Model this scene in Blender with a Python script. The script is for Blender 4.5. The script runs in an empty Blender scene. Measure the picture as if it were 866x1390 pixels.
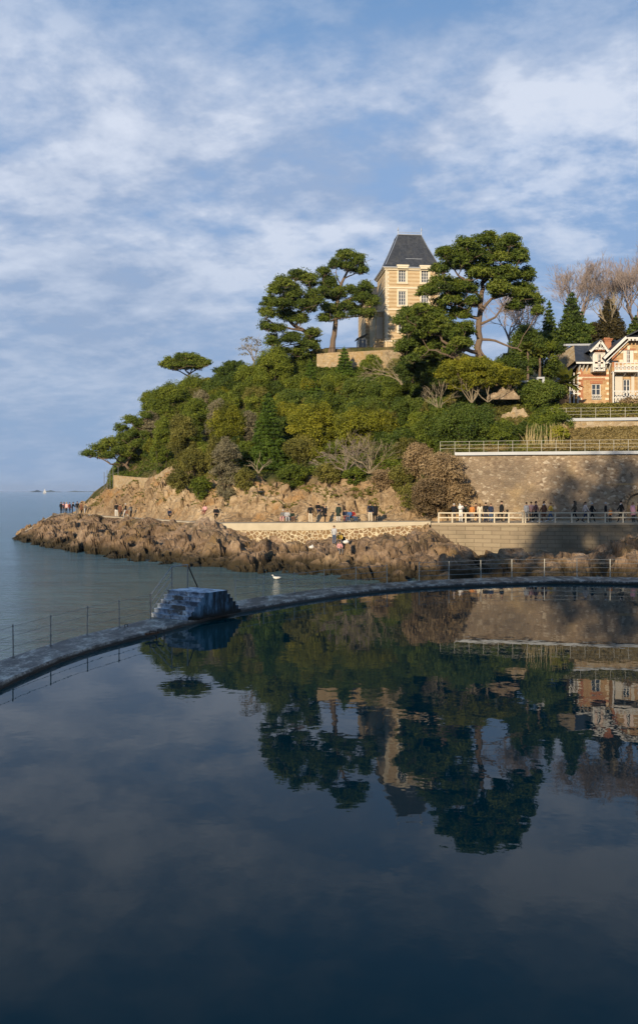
import bpy, math, random
import numpy as np
from mathutils import Vector, Matrix

RNG = np.random.default_rng(7)
random.seed(7)
PI = math.pi
F, CX, HY, H = 1264.0, 433.0, 666.0, 5.5
SEA = -1.0
scene = bpy.context.scene
COL = scene.collection

def W(px, py, D):
    """point seen at photo position (px, py) at distance D"""
    return np.array([(px-CX)/F*D, D, H-(py-HY)/F*D])

# ------------------------------------------------------------------ tagging
def tag(o, label=None, cat=None, group=None, kind=None):
    if label: o['label'] = label
    if cat: o['category'] = cat
    if group: o['group'] = group
    if kind: o['kind'] = kind
    return o
def empty(name, loc=(0,0,0), rz=0.0, label=None, cat=None, group=None):
    o = bpy.data.objects.new(name, None); COL.objects.link(o)
    o.location = loc; o.rotation_euler = (0,0,rz); o.empty_display_size = .2
    return tag(o, label, cat, group)
def link_mesh(name, me, mats, parent=None, loc=None):
    o = bpy.data.objects.new(name, me); COL.objects.link(o)
    if not isinstance(mats, (list, tuple)): mats = [mats]
    for m in mats: me.materials.append(m)
    if parent: o.parent = parent
    if loc is not None: o.location = loc
    return o

class MB:
    def __init__(s): s.v=[]; s.f=[]; s.m=[]; s.cur=0
    def face(s, pts):
        b=len(s.v); s.v.extend([tuple(p) for p in pts]); s.f.append(tuple(range(b,b+len(pts)))); s.m.append(s.cur)
    def add(s, vs, fs):
        b=len(s.v); s.v.extend([tuple(p) for p in vs])
        for f in fs: s.f.append(tuple(b+i for i in f)); s.m.append(s.cur)
    def box(s, x0,x1,y0,y1,z0,z1):
        vs=[(x,y,z) for z in (z0,z1) for y in (y0,y1) for x in (x0,x1)]
        s.add(vs,[(0,2,3,1),(4,5,7,6),(0,1,5,4),(2,6,7,3),(0,4,6,2),(1,3,7,5)])
    def obox(s, c, u, hu, hv, hz):
        """box oriented with unit u in plan; half sizes"""
        u=np.array([u[0],u[1],0.]); u/=np.linalg.norm(u); n=np.array([-u[1],u[0],0.]); z=np.array([0,0,1.]); c=np.array(c)
        vs=[c+u*a*hu+n*b*hv+z*d*hz for d in (-1,1) for b in (-1,1) for a in (-1,1)]
        s.add(vs,[(0,2,3,1),(4,5,7,6),(0,1,5,4),(2,6,7,3),(0,4,6,2),(1,3,7,5)])
    def bar(s, a, b, w, h=None):
        """rectangular beam from a to b"""
        h=h or w; a=np.array(a,float); b=np.array(b,float); d=b-a; L=np.linalg.norm(d); d/=L
        up=np.array([0,0,1.]) if abs(d[2])<.9 else np.array([0,1.,0])
        r=np.cross(d,up); r/=np.linalg.norm(r); q=np.cross(r,d)
        vs=[p+r*i*w/2+q*j*h/2 for p in (a,b) for j in (-1,1) for i in (-1,1)]
        s.add(vs,[(0,1,3,2),(4,6,7,5),(0,4,5,1),(2,3,7,6),(0,2,6,4),(1,5,7,3)])
    def tube(s, pts, rad, n=6, cap=True):
        pts=[np.array(p,float) for p in pts]
        if not isinstance(rad,(list,tuple,np.ndarray)): rad=[rad]*len(pts)
        b=len(s.v); ref=None
        for i,p in enumerate(pts):
            d=(pts[min(i+1,len(pts)-1)]-pts[max(i-1,0)]); L=np.linalg.norm(d); d=d/(L if L>1e-9 else 1)
            if ref is None:
                t=np.array([0,0,1.]) if abs(d[2])<.9 else np.array([1.,0,0]); ref=np.cross(d,t)
            ref=ref-d*np.dot(ref,d); ref/=max(np.linalg.norm(ref),1e-9); q=np.cross(d,ref)
            for k in range(n):
                a=2*PI*k/n; s.v.append(tuple(p+(ref*math.cos(a)+q*math.sin(a))*rad[i]))
        for i in range(len(pts)-1):
            for k in range(n):
                k2=(k+1)%n; s.f.append((b+i*n+k,b+i*n+k2,b+(i+1)*n+k2,b+(i+1)*n+k)); s.m.append(s.cur)
        if cap:
            s.f.append(tuple(b+k for k in range(n))[::-1]); s.m.append(s.cur)
            e=b+(len(pts)-1)*n; s.f.append(tuple(e+k for k in range(n))); s.m.append(s.cur)
    def ball(s, c, r, nu=8, nv=6, top=None):
        c=np.array(c,float); r=np.array(r if hasattr(r,'__len__') else (r,r,r),float); b=len(s.v)
        lim=PI if top is None else top
        for j in range(nv+1):
            th=lim*j/nv
            for i in range(nu):
                ph=2*PI*i/nu; s.v.append(tuple(c+r*np.array([math.sin(th)*math.cos(ph),math.sin(th)*math.sin(ph),math.cos(th)])))
        for j in range(nv):
            for i in range(nu):
                i2=(i+1)%nu; s.f.append((b+j*nu+i,b+(j+1)*nu+i,b+(j+1)*nu+i2,b+j*nu+i2)); s.m.append(s.cur)
    def build(s, name, mats, parent=None, smooth=False, loc=None):
        me=bpy.data.meshes.new(name); me.from_pydata([tuple(map(float,p)) for p in s.v],[],s.f)
        o=link_mesh(name,me,mats,parent,loc)
        me.polygons.foreach_set('material_index',s.m)
        if smooth: me.polygons.foreach_set('use_smooth',[True]*len(s.f))
        me.update(); return o

def np_mesh(name, V, Q, mats, parent=None, tint=None, smooth=False, loc=None):
    """V (n,3), Q (m,4 or 3) ; tint per face"""
    me=bpy.data.meshes.new(name); n=len(V); m,k=Q.shape
    me.vertices.add(n); me.vertices.foreach_set('co',np.ascontiguousarray(V,dtype=np.float32).ravel())
    me.loops.add(m*k); me.loops.foreach_set('vertex_index',np.ascontiguousarray(Q,dtype=np.int32).ravel())
    me.polygons.add(m); me.polygons.foreach_set('loop_start',np.arange(0,m*k,k,dtype=np.int32))
    me.polygons.foreach_set('use_smooth',np.full(m,smooth,dtype=bool))
    me.update(calc_edges=True)
    if tint is not None:
        a=me.attributes.new('tint','FLOAT','FACE'); a.data.foreach_set('value',np.ascontiguousarray(tint,dtype=np.float32))
    return link_mesh(name,me,mats,parent,loc)

# ------------------------------------------------------------------ noise
def _h(ix,iy,iz,s):
    n=(ix*374761393+iy*668265263+iz*2147483647*7+s*1274126177)&0xffffffff
    n=((n^(n>>13))*1274126177)&0xffffffff
    n=((n^(n>>15))*2246822519)&0xffffffff
    return ((n^(n>>16))&0xffffff)/float(0xffffff)
def vnoise(p, seed=0):
    i=np.floor(p).astype(np.int64); f=p-i; f=f*f*(3-2*f); r=0
    for dx in (0,1):
        for dy in (0,1):
            for dz in (0,1):
                w=(f[:,0] if dx else 1-f[:,0])*(f[:,1] if dy else 1-f[:,1])*(f[:,2] if dz else 1-f[:,2])
                r=r+w*_h(i[:,0]+dx,i[:,1]+dy,i[:,2]+dz,seed)
    return r*2-1
def fbm(p, oct=4, seed=0, g=.5):
    a=1;r=0;t=0
    for k in range(oct):
        r=r+a*vnoise(p*(2.03**k)+k*17.3,seed+k); t+=a; a*=g
    return r/t
def facets(p, seed=0, tilt=.9):
    """angular broken-rock height from random tilted cells, and the crack distance f2-f1"""
    i=np.floor(p).astype(np.int64); N=len(p)
    f1=np.full(N,9.);f2=np.full(N,9.);val=np.zeros(N)
    for dx in (-1,0,1):
        for dy in (-1,0,1):
            for dz in (-1,0,1):
                c=i+np.array([dx,dy,dz])
                h=[_h(c[:,0],c[:,1],c[:,2],seed+k) for k in range(7)]
                q=c+np.stack(h[:3],1); dv=p-q; d=np.linalg.norm(dv,axis=1)
                v=(h[3]-.5)+tilt*((h[4]-.5)*dv[:,0]+(h[5]-.5)*dv[:,1]+(h[6]-.5)*dv[:,2])*2
                nw=d<f1; f2=np.where(nw,f1,np.minimum(f2,d)); val=np.where(nw,v,val); f1=np.where(nw,d,f1)
    return val,f2-f1

# ------------------------------------------------------------------ materials
def srgb(r,g,b):
    def c(x):
        x/=255.; return x/12.92 if x<=.04045 else ((x+.055)/1.055)**2.4
    return (c(r),c(g),c(b),1)
class NT:
    def __init__(s,name):
        s.m=bpy.data.materials.new(name); s.m.use_nodes=True; s.t=s.m.node_tree; s.t.nodes.clear()
        s.out=s.n('ShaderNodeOutputMaterial'); s.b=s.n('ShaderNodeBsdfPrincipled'); s.l(s.b.outputs[0],s.out.inputs[0])
        s.tc=s.n('ShaderNodeTexCoord')
    def n(s,t,**k):
        x=s.t.nodes.new(t)
        for a,b in k.items(): setattr(x,a,b)
        return x
    def l(s,a,b): s.t.links.new(a,b)
    def set(s,node,name,v):
        if hasattr(v,'is_linked') or hasattr(v,'links'): s.l(v,node.inputs[name])
        else: node.inputs[name].default_value=v
    def noise(s,scale,detail=4,rough=.55,vec=None,stretch=None):
        x=s.n('ShaderNodeTexNoise'); x.inputs['Scale'].default_value=scale; x.inputs['Detail'].default_value=detail; x.inputs['Roughness'].default_value=rough
        v=vec or s.tc.outputs['Object']
        if stretch: v=s.mapping(v,stretch)
        s.l(v,x.inputs['Vector']); return x.outputs[0]
    def mapping(s,v,sc,rot=(0,0,0)):
        m=s.n('ShaderNodeMapping'); m.inputs['Scale'].default_value=sc; m.inputs['Rotation'].default_value=rot; s.l(v,m.inputs['Vector']); return m.outputs[0]
    def vor(s,scale,feat='F1',out='Distance',vec=None,rand=1):
        x=s.n('ShaderNodeTexVoronoi',feature=feat); x.inputs['Scale'].default_value=scale; x.inputs['Randomness'].default_value=rand
        s.l(vec or s.tc.outputs['Object'],x.inputs['Vector']); return x.outputs[out]
    def ramp(s,fac,stops,interp='LINEAR'):
        r=s.n('ShaderNodeValToRGB'); e=r.color_ramp.elements; r.color_ramp.interpolation=interp
        while len(e)<len(stops): e.new(.5)
        for i,(p,c) in enumerate(stops):
            e[i].position=p; e[i].color=c if len(c)==4 else (*c,1)
        s.l(fac,r.inputs[0]); return r.outputs[0]
    def mix(s,fac,a,b,mode='MIX'):
        x=s.n('ShaderNodeMix',data_type='RGBA',blend_type=mode)
        for i,v in ((0,fac),(6,a),(7,b)):
            if isinstance(v,(int,float,tuple)): x.inputs[i].default_value=v
            else: s.l(v,x.inputs[i])
        return x.outputs[2]
    def math(s,op,a,b=0.,clamp=False):
        x=s.n('ShaderNodeMath',operation=op,use_clamp=clamp)
        for i,v in ((0,a),(1,b)):
            if isinstance(v,(int,float)): x.inputs[i].default_value=v
            else: s.l(v,x.inputs[i])
        return x.outputs[0]
    def color(s,v):
        if isinstance(v,tuple): s.b.inputs['Base Color'].default_value=v
        else: s.l(v,s.b.inputs['Base Color'])
    def bump(s,h,strength=.5,dist=.05,nrm=None):
        x=s.n('ShaderNodeBump'); x.inputs['Strength'].default_value=strength; x.inputs['Distance'].default_value=dist
        s.l(h,x.inputs['Height'])
        if nrm is not None: s.l(nrm,x.inputs['Normal'])
        s.l(x.outputs[0],s.b.inputs['Normal']); return x.outputs[0]
    def rough(s,r,spec=None):
        if isinstance(r,(int,float)): s.b.inputs['Roughness'].default_value=r
        else: s.l(r,s.b.inputs['Roughness'])
        if spec is not None: s.b.inputs['Specular IOR Level'].default_value=spec
    def uz(s):
        """(x+y, z) plane coordinates for upright walls"""
        sp=s.n('ShaderNodeSeparateXYZ'); s.l(s.tc.outputs['Object'],sp.inputs[0])
        a=s.math('ADD',sp.outputs[0],sp.outputs[1]); c=s.n('ShaderNodeCombineXYZ'); s.l(a,c.inputs[0]); s.l(sp.outputs[2],c.inputs[1]); return c.outputs[0]
    def attr(s,name):
        x=s.n('ShaderNodeAttribute'); x.attribute_name=name; return x.outputs['Fac']
    def sep(s,v=None):
        sp=s.n('ShaderNodeSeparateXYZ'); s.l(v or s.tc.outputs['Object'],sp.inputs[0]); return sp.outputs

def simple(name,c1,c2=None,scale=2.,rough=.7,bump=0,metal=0,spec=.3,bscale=None):
    t=NT(name)
    if c2: t.color(t.mix(t.noise(scale,5),(*c1,1),(*c2,1)))
    else: t.color((*c1,1))
    t.rough(rough,spec); t.b.inputs['Metallic'].default_value=metal
    if bump: t.bump(t.noise(bscale or scale*4,5),bump,.03)
    return t.m

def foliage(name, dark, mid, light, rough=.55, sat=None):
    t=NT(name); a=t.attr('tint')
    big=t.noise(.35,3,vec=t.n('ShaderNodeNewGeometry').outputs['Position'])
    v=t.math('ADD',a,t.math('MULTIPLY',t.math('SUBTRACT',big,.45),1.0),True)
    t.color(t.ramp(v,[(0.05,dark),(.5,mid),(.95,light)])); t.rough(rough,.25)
    tr=t.n('ShaderNodeBsdfTranslucent'); ms=t.n('ShaderNodeMixShader'); ms.inputs[0].default_value=.22
    t.l(t.b.inputs['Base Color'].links[0].from_socket,tr.inputs[0]); t.l(t.b.outputs[0],ms.inputs[1]); t.l(tr.outputs[0],ms.inputs[2]); t.l(ms.outputs[0],t.out.inputs[0])
    return t.m
M={}
M['pine']=foliage('pine_needles',(.032,.050,.010),(.092,.130,.018),(.195,.225,.032))
M['dark']=foliage('dark_evergreen_leaves',(.030,.048,.011),(.078,.118,.018),(.150,.185,.028))
M['bright']=foliage('yellow_green_leaves',(.075,.086,.010),(.200,.205,.016),(.310,.285,.026))
M['mid']=foliage('mid_green_leaves',(.050,.074,.011),(.132,.168,.018),(.225,.250,.028))
M['olive']=foliage('olive_leaves',(.066,.066,.018),(.160,.152,.032),(.260,.232,.052))
M['grey']=foliage('grey_green_leaves',(.100,.090,.054),(.210,.185,.110),(.330,.285,.170))
M['brown']=foliage('dry_brown_twigs',(.130,.092,.048),(.280,.195,.105),(.420,.300,.160))
M['straw']=foliage('dry_straw_grass',(.100,.080,.030),(.200,.150,.055),(.300,.225,.090))
M['conifer']=foliage('conifer_needles',(.030,.055,.010),(.075,.125,.014),(.135,.200,.022))
M['bronze']=foliage('bronze_needles',(.035,.030,.012),(.070,.056,.020),(.115,.088,.032))
M['palm']=foliage('palm_fronds',(.050,.065,.012),(.120,.130,.020),(.200,.190,.035))

def m_bark(name,c1,c2):
    t=NT(name); t.color(t.mix(t.noise(3,5,stretch=(3,3,.6)),(*c1,1),(*c2,1))); t.rough(.9,.1); t.bump(t.noise(6,4,stretch=(3,3,.5)),.8,.06); return t.m
M['bark']=m_bark('pine_bark',(.085,.06,.043),(.25,.18,.13))
M['bark_dark']=m_bark('dark_bark',(.035,.028,.020),(.10,.075,.055))
M['bark_pale']=m_bark('pale_bark',(.17,.135,.085),(.38,.31,.215))
M['twig']=m_bark('bare_twig_bark',(.19,.145,.125),(.36,.29,.255))

def m_rock(name, cols, wet=False):
    t=NT(name)
    big=t.noise(.13,5,.6); sm=t.noise(1.3,8,.65); cr=t.vor(.9,'DISTANCE_TO_EDGE',vec=t.mapping(t.tc.outputs['Object'],(1,1,.75),(0.3,.2,.5)))
    c=t.ramp(t.math('ADD',t.math('MULTIPLY',big,.55),t.math('MULTIPLY',sm,.5)),[(.33,cols[0]),(.47,cols[1]),(.58,cols[2]),(.7,cols[3])])
    och=t.ramp(t.noise(.33,4,.6),[(.52,(0,0,0)),(.68,(1,1,1))])
    c=t.mix(t.math('MULTIPLY',och,.65),c,(*cols[4],1))
    if wet:
        z=t.sep(t.n('ShaderNodeNewGeometry').outputs['Position'])[2]
        w=t.math('ADD',z,t.math('MULTIPLY',t.noise(.8,4),.9))
        weed=t.ramp(t.math('ADD',t.math('MULTIPLY',w,.25),.3),[(.13,(.022,.020,.012)),(.25,(.055,.042,.024))])
        f=t.ramp(t.math('ADD',t.math('MULTIPLY',w,.25),.3),[(.30,(1,1,1)),(.47,(0,0,0))])
        c=t.mix(f,c,weed)
        lich=t.ramp(t.noise(.5,5,.65),[(.5,(0,0,0)),(.62,(1,1,1))]); up=t.ramp(t.math('MULTIPLY',z,.3),[(.15,(0,0,0)),(.5,(1,1,1))])
        c=t.mix(t.math('MULTIPLY',t.math('MULTIPLY',lich,up),.6),c,(.085,.072,.030,1))
    t.color(c); t.rough(.9,.15)
    h=t.math('ADD',t.math('MULTIPLY',t.noise(2.2,8,.7),1.),t.math('MULTIPLY',t.math('MINIMUM',cr,.12),2.5))
    t.bump(h,1.,.42); return t.m
M['shore']=m_rock('shore_rock',[(.055,.036,.022),(.180,.118,.072),(.35,.240,.155),(.56,.42,.29),(.30,.19,.075)],True)
M['cliff']=m_rock('cliff_rock',[(.11,.070,.036),(.29,.195,.11),(.46,.33,.195),(.64,.51,.35),(.42,.22,.075)])

def m_soil():
    t=NT('hillside_soil'); n=t.noise(.35,6,.6)
    t.color(t.ramp(n,[(.35,(.035,.045,.014)),(.5,(.075,.07,.025)),(.62,(.16,.115,.055)),(.75,(.26,.19,.10))])); t.rough(.95,.1); t.bump(t.noise(2,6),.8,.15); return t.m
M['soil']=m_soil()
def m_path():
    t=NT('path_surface'); t.color(t.mix(t.noise(.6,6,.6),(.30,.235,.16,1),(.47,.385,.27,1))); t.rough(.9,.15); t.bump(t.noise(5,4),.4,.02); return t.m
M['path']=m_path()
def m_rubble(name, scale, stones, mortar, mw=.05, stretch=(1,1,1.5), bump=.7, bigmix=None):
    t=NT(name); v=t.mapping(t.tc.outputs['Object'],stretch)
    w=t.n('ShaderNodeVectorMath',operation='ADD'); t.l(v,w.inputs[0])
    nn=t.n('ShaderNodeTexNoise'); nn.inputs['Scale'].default_value=1.5; t.l(v,nn.inputs['Vector'])
    sc=t.n('ShaderNodeVectorMath',operation='SCALE'); sc.inputs['Scale'].default_value=.25; t.l(nn.outputs['Color'],sc.inputs[0]); t.l(sc.outputs[0],w.inputs[1])
    e=t.vor(scale,'DISTANCE_TO_EDGE',vec=w.outputs[0]); cc=t.vor(scale,'F1','Color',vec=w.outputs[0])
    g=t.n('ShaderNodeSeparateColor'); t.l(cc,g.inputs[0])
    st=t.ramp(g.outputs[0],[(i/(len(stones)-1)*.96+.02,c) for i,c in enumerate(stones)])
    st=t.mix(t.math('MULTIPLY',t.noise(4,5),.5),st,(.12,.085,.05,1))
    f=t.ramp(e,[(mw*.6,(1,1,1)),(mw*1.3,(0,0,0))])
    c=t.mix(f,st,(*mortar,1))
    if bigmix:
        for (sc_,lo,hi,colr,amt) in bigmix:
            k=t.ramp(t.noise(sc_,5,.6),[(lo,(0,0,0)),(hi,(1,1,1))]); c=t.mix(t.math('MULTIPLY',k,amt),c,(*colr,1))
    t.color(c); t.rough(.9,.15)
    h=t.math('ADD',t.math('MINIMUM',e,.1),t.math('MULTIPLY',t.noise(6,5),.04)); t.bump(h,bump,.5); return t.m
M['retain']=m_rubble('rubble_masonry',3.1,[(.22,.15,.10),(.37,.27,.18),(.43,.32,.215),(.32,.235,.16),(.42,.31,.21),(.68,.56,.42)],(.34,.26,.175),.03,
   bigmix=[(.10,.47,.62,(.13,.105,.080),.65),(.22,.58,.72,(.42,.29,.14),.5),(.5,.52,.7,(.18,.14,.10),.5)])
M['pointed']=m_rubble('cream_pointed_masonry',2.3,[(.16,.10,.05),(.28,.18,.09),(.22,.13,.07),(.36,.24,.12)],(.60,.50,.34),.085,stretch=(1,1,1.2))
M['terrace']=m_rubble('terrace_masonry',2.2,[(.34,.25,.15),(.46,.35,.22),(.40,.27,.13),(.52,.42,.29)],(.48,.38,.25),.035,bigmix=[(.25,.5,.7,(.50,.30,.10),.5)])
def m_blocks(name,c1,c2,mort,w,h,off=.5,ms=.012,bump=.5,wear=None,rough=.85):
    t=NT(name); b=t.n('ShaderNodeTexBrick'); b.offset=off; b.inputs['Scale'].default_value=1
    b.inputs['Brick Width'].default_value=w; b.inputs['Row Height'].default_value=h; b.inputs['Mortar Size'].default_value=ms; b.inputs['Mortar Smooth'].default_value=.3
    b.inputs['Color1'].default_value=(*c1,1); b.inputs['Color2'].default_value=(*c2,1); b.inputs['Mortar'].default_value=(*mort,1); t.l(t.uz(),b.inputs['Vector'])
    c=t.mix(t.math('MULTIPLY',t.noise(1.2,6,.65),.45),b.outputs[0],tuple([x*.55 for x in c1])+(1,))
    if wear:
        for sc_,lo,hi,colr,amt in wear:
            k=t.ramp(t.noise(sc_,5,.6),[(lo,(0,0,0)),(hi,(1,1,1))]); c=t.mix(t.math('MULTIPLY',k,amt),c,(*colr,1))
    t.color(c); t.rough(rough,.2); t.bump(t.math('ADD',t.math('MULTIPLY',b.outputs[1],-1.),t.math('MULTIPLY',t.noise(5,5),.5)),bump,.05); return t.m
M['seawall']=m_blocks('sea_wall_blocks',(.29,.225,.15),(.345,.275,.185),(.17,.13,.085),1.05,.37,ms=.022,wear=[(.16,.48,.68,(.10,.085,.055),.65),(.5,.6,.7,(.45,.38,.28),.4)])
M['ashlar']=m_blocks('tower_masonry',(.56,.41,.23),(.68,.54,.34),(.40,.27,.14),.9,.30,ms=.035,wear=[(.5,.55,.75,(.42,.27,.13),.45)])
def m_banded():
    t=NT('banded_brick_and_stone'); z=t.sep()[2]
    fr=t.math('FRACT',t.math('DIVIDE',z,.58)); band=t.ramp(fr,[(.42,(0,0,0)),(.5,(1,1,1)),(.93,(1,1,1)),(1.,(0,0,0))])
    b=t.n('ShaderNodeTexBrick'); b.inputs['Scale'].default_value=1; b.inputs['Brick Width'].default_value=.5; b.inputs['Row Height'].default_value=.145; b.inputs['Mortar Size'].default_value=.012
    b.inputs['Color1'].default_value=(.37,.24,.12,1); b.inputs['Color2'].default_value=(.48,.33,.175,1); b.inputs['Mortar'].default_value=(.5,.4,.27,1); t.l(t.uz(),b.inputs['Vector'])
    st=t.mix(t.noise(2.,5),(.48,.36,.21,1),(.60,.46,.29,1))
    c=t.mix(band,b.outputs[0],st); c=t.mix(t.math('MULTIPLY',t.ramp(t.noise(.45,5,.65),[(.5,(0,0,0)),(.75,(1,1,1))]),.4),c,(.36,.25,.14,1))
    t.color(c); t.rough(.85,.2); t.bump(t.math('ADD',b.outputs[1],t.noise(5,4)),.3,.03); return t.m
M['banded']=m_banded()
M['brick']=m_blocks('villa_rubble_brick',(.40,.215,.095),(.56,.36,.18),(.56,.42,.26),.42,.2,ms=.02,wear=[(1.6,.5,.65,(.60,.45,.25),.5)])
M['redbrick']=m_blocks('red_brick',(.42,.13,.055),(.52,.19,.08),(.5,.36,.25),.22,.075,ms=.01)
M['white']=simple('white_paint',(.72,.69,.64),(.56,.53,.48),2,.55)
M['cream']=simple('cream_paint',(.62,.54,.40),(.50,.43,.32),2,.6)
M['stone_trim']=simple('pale_stone_trim',(.62,.52,.37),(.74,.65,.50),1.5,.8,.2)
M['fascia']=simple('grey_white_fascia',(.36,.37,.385),(.52,.53,.54),.5,.6)
M['capstone']=m_cap() if False else simple('weathered_render_cap',(.36,.30,.21),(.58,.50,.37),.9,.85,.3,spec=.2)
M['oldplaster']=simple('grey_old_render',(.17,.145,.11),(.27,.235,.18),.8,.9)
M['plaster']=simple('pale_plaster',(.50,.44,.36),(.62,.56,.47),.8,.85,.2)
M['pinkshut']=simple('pale_pink_shutter',(.72,.55,.46),(.78,.64,.56),1,.6)
M['metal']=simple('galvanised_steel',(.22,.21,.19),(.42,.41,.38),4,.45,metal=.7)
M['rustmetal']=simple('weathered_steel',(.20,.17,.14),(.50,.48,.44),5,.6,metal=.2)
M['darkmetal']=simple('dark_iron',(.03,.03,.03),(.07,.05,.04),5,.6,metal=.3)
M['rust']=simple('rusty_iron',(.10,.045,.02),(.20,.09,.04),9,.8)
def m_slate():
    t=NT('slate_roof'); b=t.n('ShaderNodeTexBrick'); b.inputs['Scale'].default_value=1; b.inputs['Brick Width'].default_value=.3; b.inputs['Row Height'].default_value=.22; b.inputs['Mortar Size'].default_value=.012
    b.inputs['Color1'].default_value=(.026,.030,.038,1); b.inputs['Color2'].default_value=(.046,.050,.060,1); b.inputs['Mortar'].default_value=(.02,.02,.026,1); t.l(t.uz(),b.inputs['Vector'])
    c=t.mix(t.math('MULTIPLY',t.ramp(t.noise(.8,6,.7,stretch=(1.6,1.6,.4)),[(.5,(0,0,0)),(.72,(1,1,1))]),.5),b.outputs[0],(.10,.097,.088,1))
    t.color(c); t.rough(.55,.4); t.bump(b.outputs[1],.3,.03); return t.m
M['slate']=m_slate()
M['lead']=simple('zinc_ridge',(.30,.31,.33),(.42,.43,.45),2,.45,metal=.5)
def m_glass():
    t=NT('window_glass'); t.color(t.mix(t.noise(.7,2),(.025,.032,.042,1),(.07,.08,.095,1))); t.rough(.08,.6); return t.m
M['glass']=m_glass()
def m_concrete():
    t=NT('wet_weathered_concrete'); n=t.noise(1.5,8,.75,stretch=(1.3,.6,1)); n2=t.noise(6,6,.75)
    c=t.ramp(t.math('ADD',t.math('MULTIPLY',n,.65),t.math('MULTIPLY',n2,.35)),[(.44,(.022,.018,.014)),(.49,(.095,.076,.058)),(.525,(.21,.172,.135)),(.585,(.58,.49,.39))])
    z=t.sep(t.n('ShaderNodeNewGeometry').outputs['Position'])[2]
    c=t.mix(t.ramp(z,[(.06,(1,1,1)),(.155,(0,0,0))]),c,(.020,.019,.014,1))
    t.color(c); t.rough(t.math('ADD',t.math('MULTIPLY',n2,.5),.25),.4); t.bump(t.math('ADD',n,t.math('MULTIPLY',n2,.5)),.6,.05); return t.m
M['walk']=m_concrete()
def m_bluepaint():
    t=NT('worn_blue_paint'); n=t.noise(2.2,7,.7,stretch=(1,1,.7))
    c=t.ramp(n,[(.40,(.08,.10,.13)),(.46,(.28,.33,.40)),(.52,(.46,.51,.58)),(.58,(.74,.74,.74))])
    c=t.mix(t.ramp(t.noise(1.1,6,.7),[(.53,(0,0,0)),(.60,(1,1,1))]),c,(.13,.115,.10,1))
    t.color(c); t.rough(.6,.3); t.bump(n,.4,.03); return t.m
M['blue']=m_bluepaint()
def m_side():
    t=NT('blue_algae_stained_side'); n=t.noise(1.5,7,.7,stretch=(1.6,1.6,.45)); c=t.ramp(n,[(.40,(.012,.016,.016)),(.48,(.030,.060,.085)),(.54,(.07,.15,.22)),(.62,(.18,.30,.40))])
    z=t.sep()[2]; c=t.mix(t.ramp(t.math('ADD',z,t.math('MULTIPLY',t.noise(2,4),.4)),[(.28,(1,1,1)),(.55,(0,0,0))]),c,(.012,.013,.010,1))
    t.color(c); t.rough(.7,.3); t.bump(n,.5,.04); return t.m
M['darkblue']=m_side()

def m_sea():
    t=NT('sea_water'); pos=t.n('ShaderNodeNewGeometry').outputs['Position']; y=t.sep(pos)[1]; x=t.sep(pos)[0]
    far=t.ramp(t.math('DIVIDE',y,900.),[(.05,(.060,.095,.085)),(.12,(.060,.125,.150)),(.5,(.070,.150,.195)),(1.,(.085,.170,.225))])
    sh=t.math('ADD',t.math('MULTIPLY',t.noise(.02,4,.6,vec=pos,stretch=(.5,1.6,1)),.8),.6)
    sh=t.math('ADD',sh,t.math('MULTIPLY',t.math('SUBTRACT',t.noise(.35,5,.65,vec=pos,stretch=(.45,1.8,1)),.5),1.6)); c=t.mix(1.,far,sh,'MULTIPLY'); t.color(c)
    t.rough(.10,.5); t.b.inputs['IOR'].default_value=1.33
    n1=t.noise(1.1,5,.62,vec=pos,stretch=(.7,1.7,1)); n2=t.noise(.12,3,.5,vec=pos,stretch=(.6,1.6,1))
    h=t.math('ADD',n1,t.math('MULTIPLY',n2,1.5)); t.bump(h,1.,.45); return t.m
M['sea']=m_sea()
def m_pool():
    t=NT('pool_water'); pos=t.n('ShaderNodeNewGeometry').outputs['Position']
    t.color((.0001,.033,.037,1)); t.rough(.012,.34); t.b.inputs['IOR'].default_value=1.24
    n1=t.noise(.55,3,.5,vec=pos,stretch=(1,.8,1)); n2=t.noise(2.6,2,.5,vec=pos)
    pat=t.ramp(t.noise(.06,3,.5,vec=pos),[(.40,(.25,.25,.25)),(.65,(1,1,1))])
    h=t.math('MULTIPLY',t.math('ADD',n1,t.math('MULTIPLY',n2,.16)),pat)
    t.bump(h,1.,.011); return t.m
M['pool']=m_pool()
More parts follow.
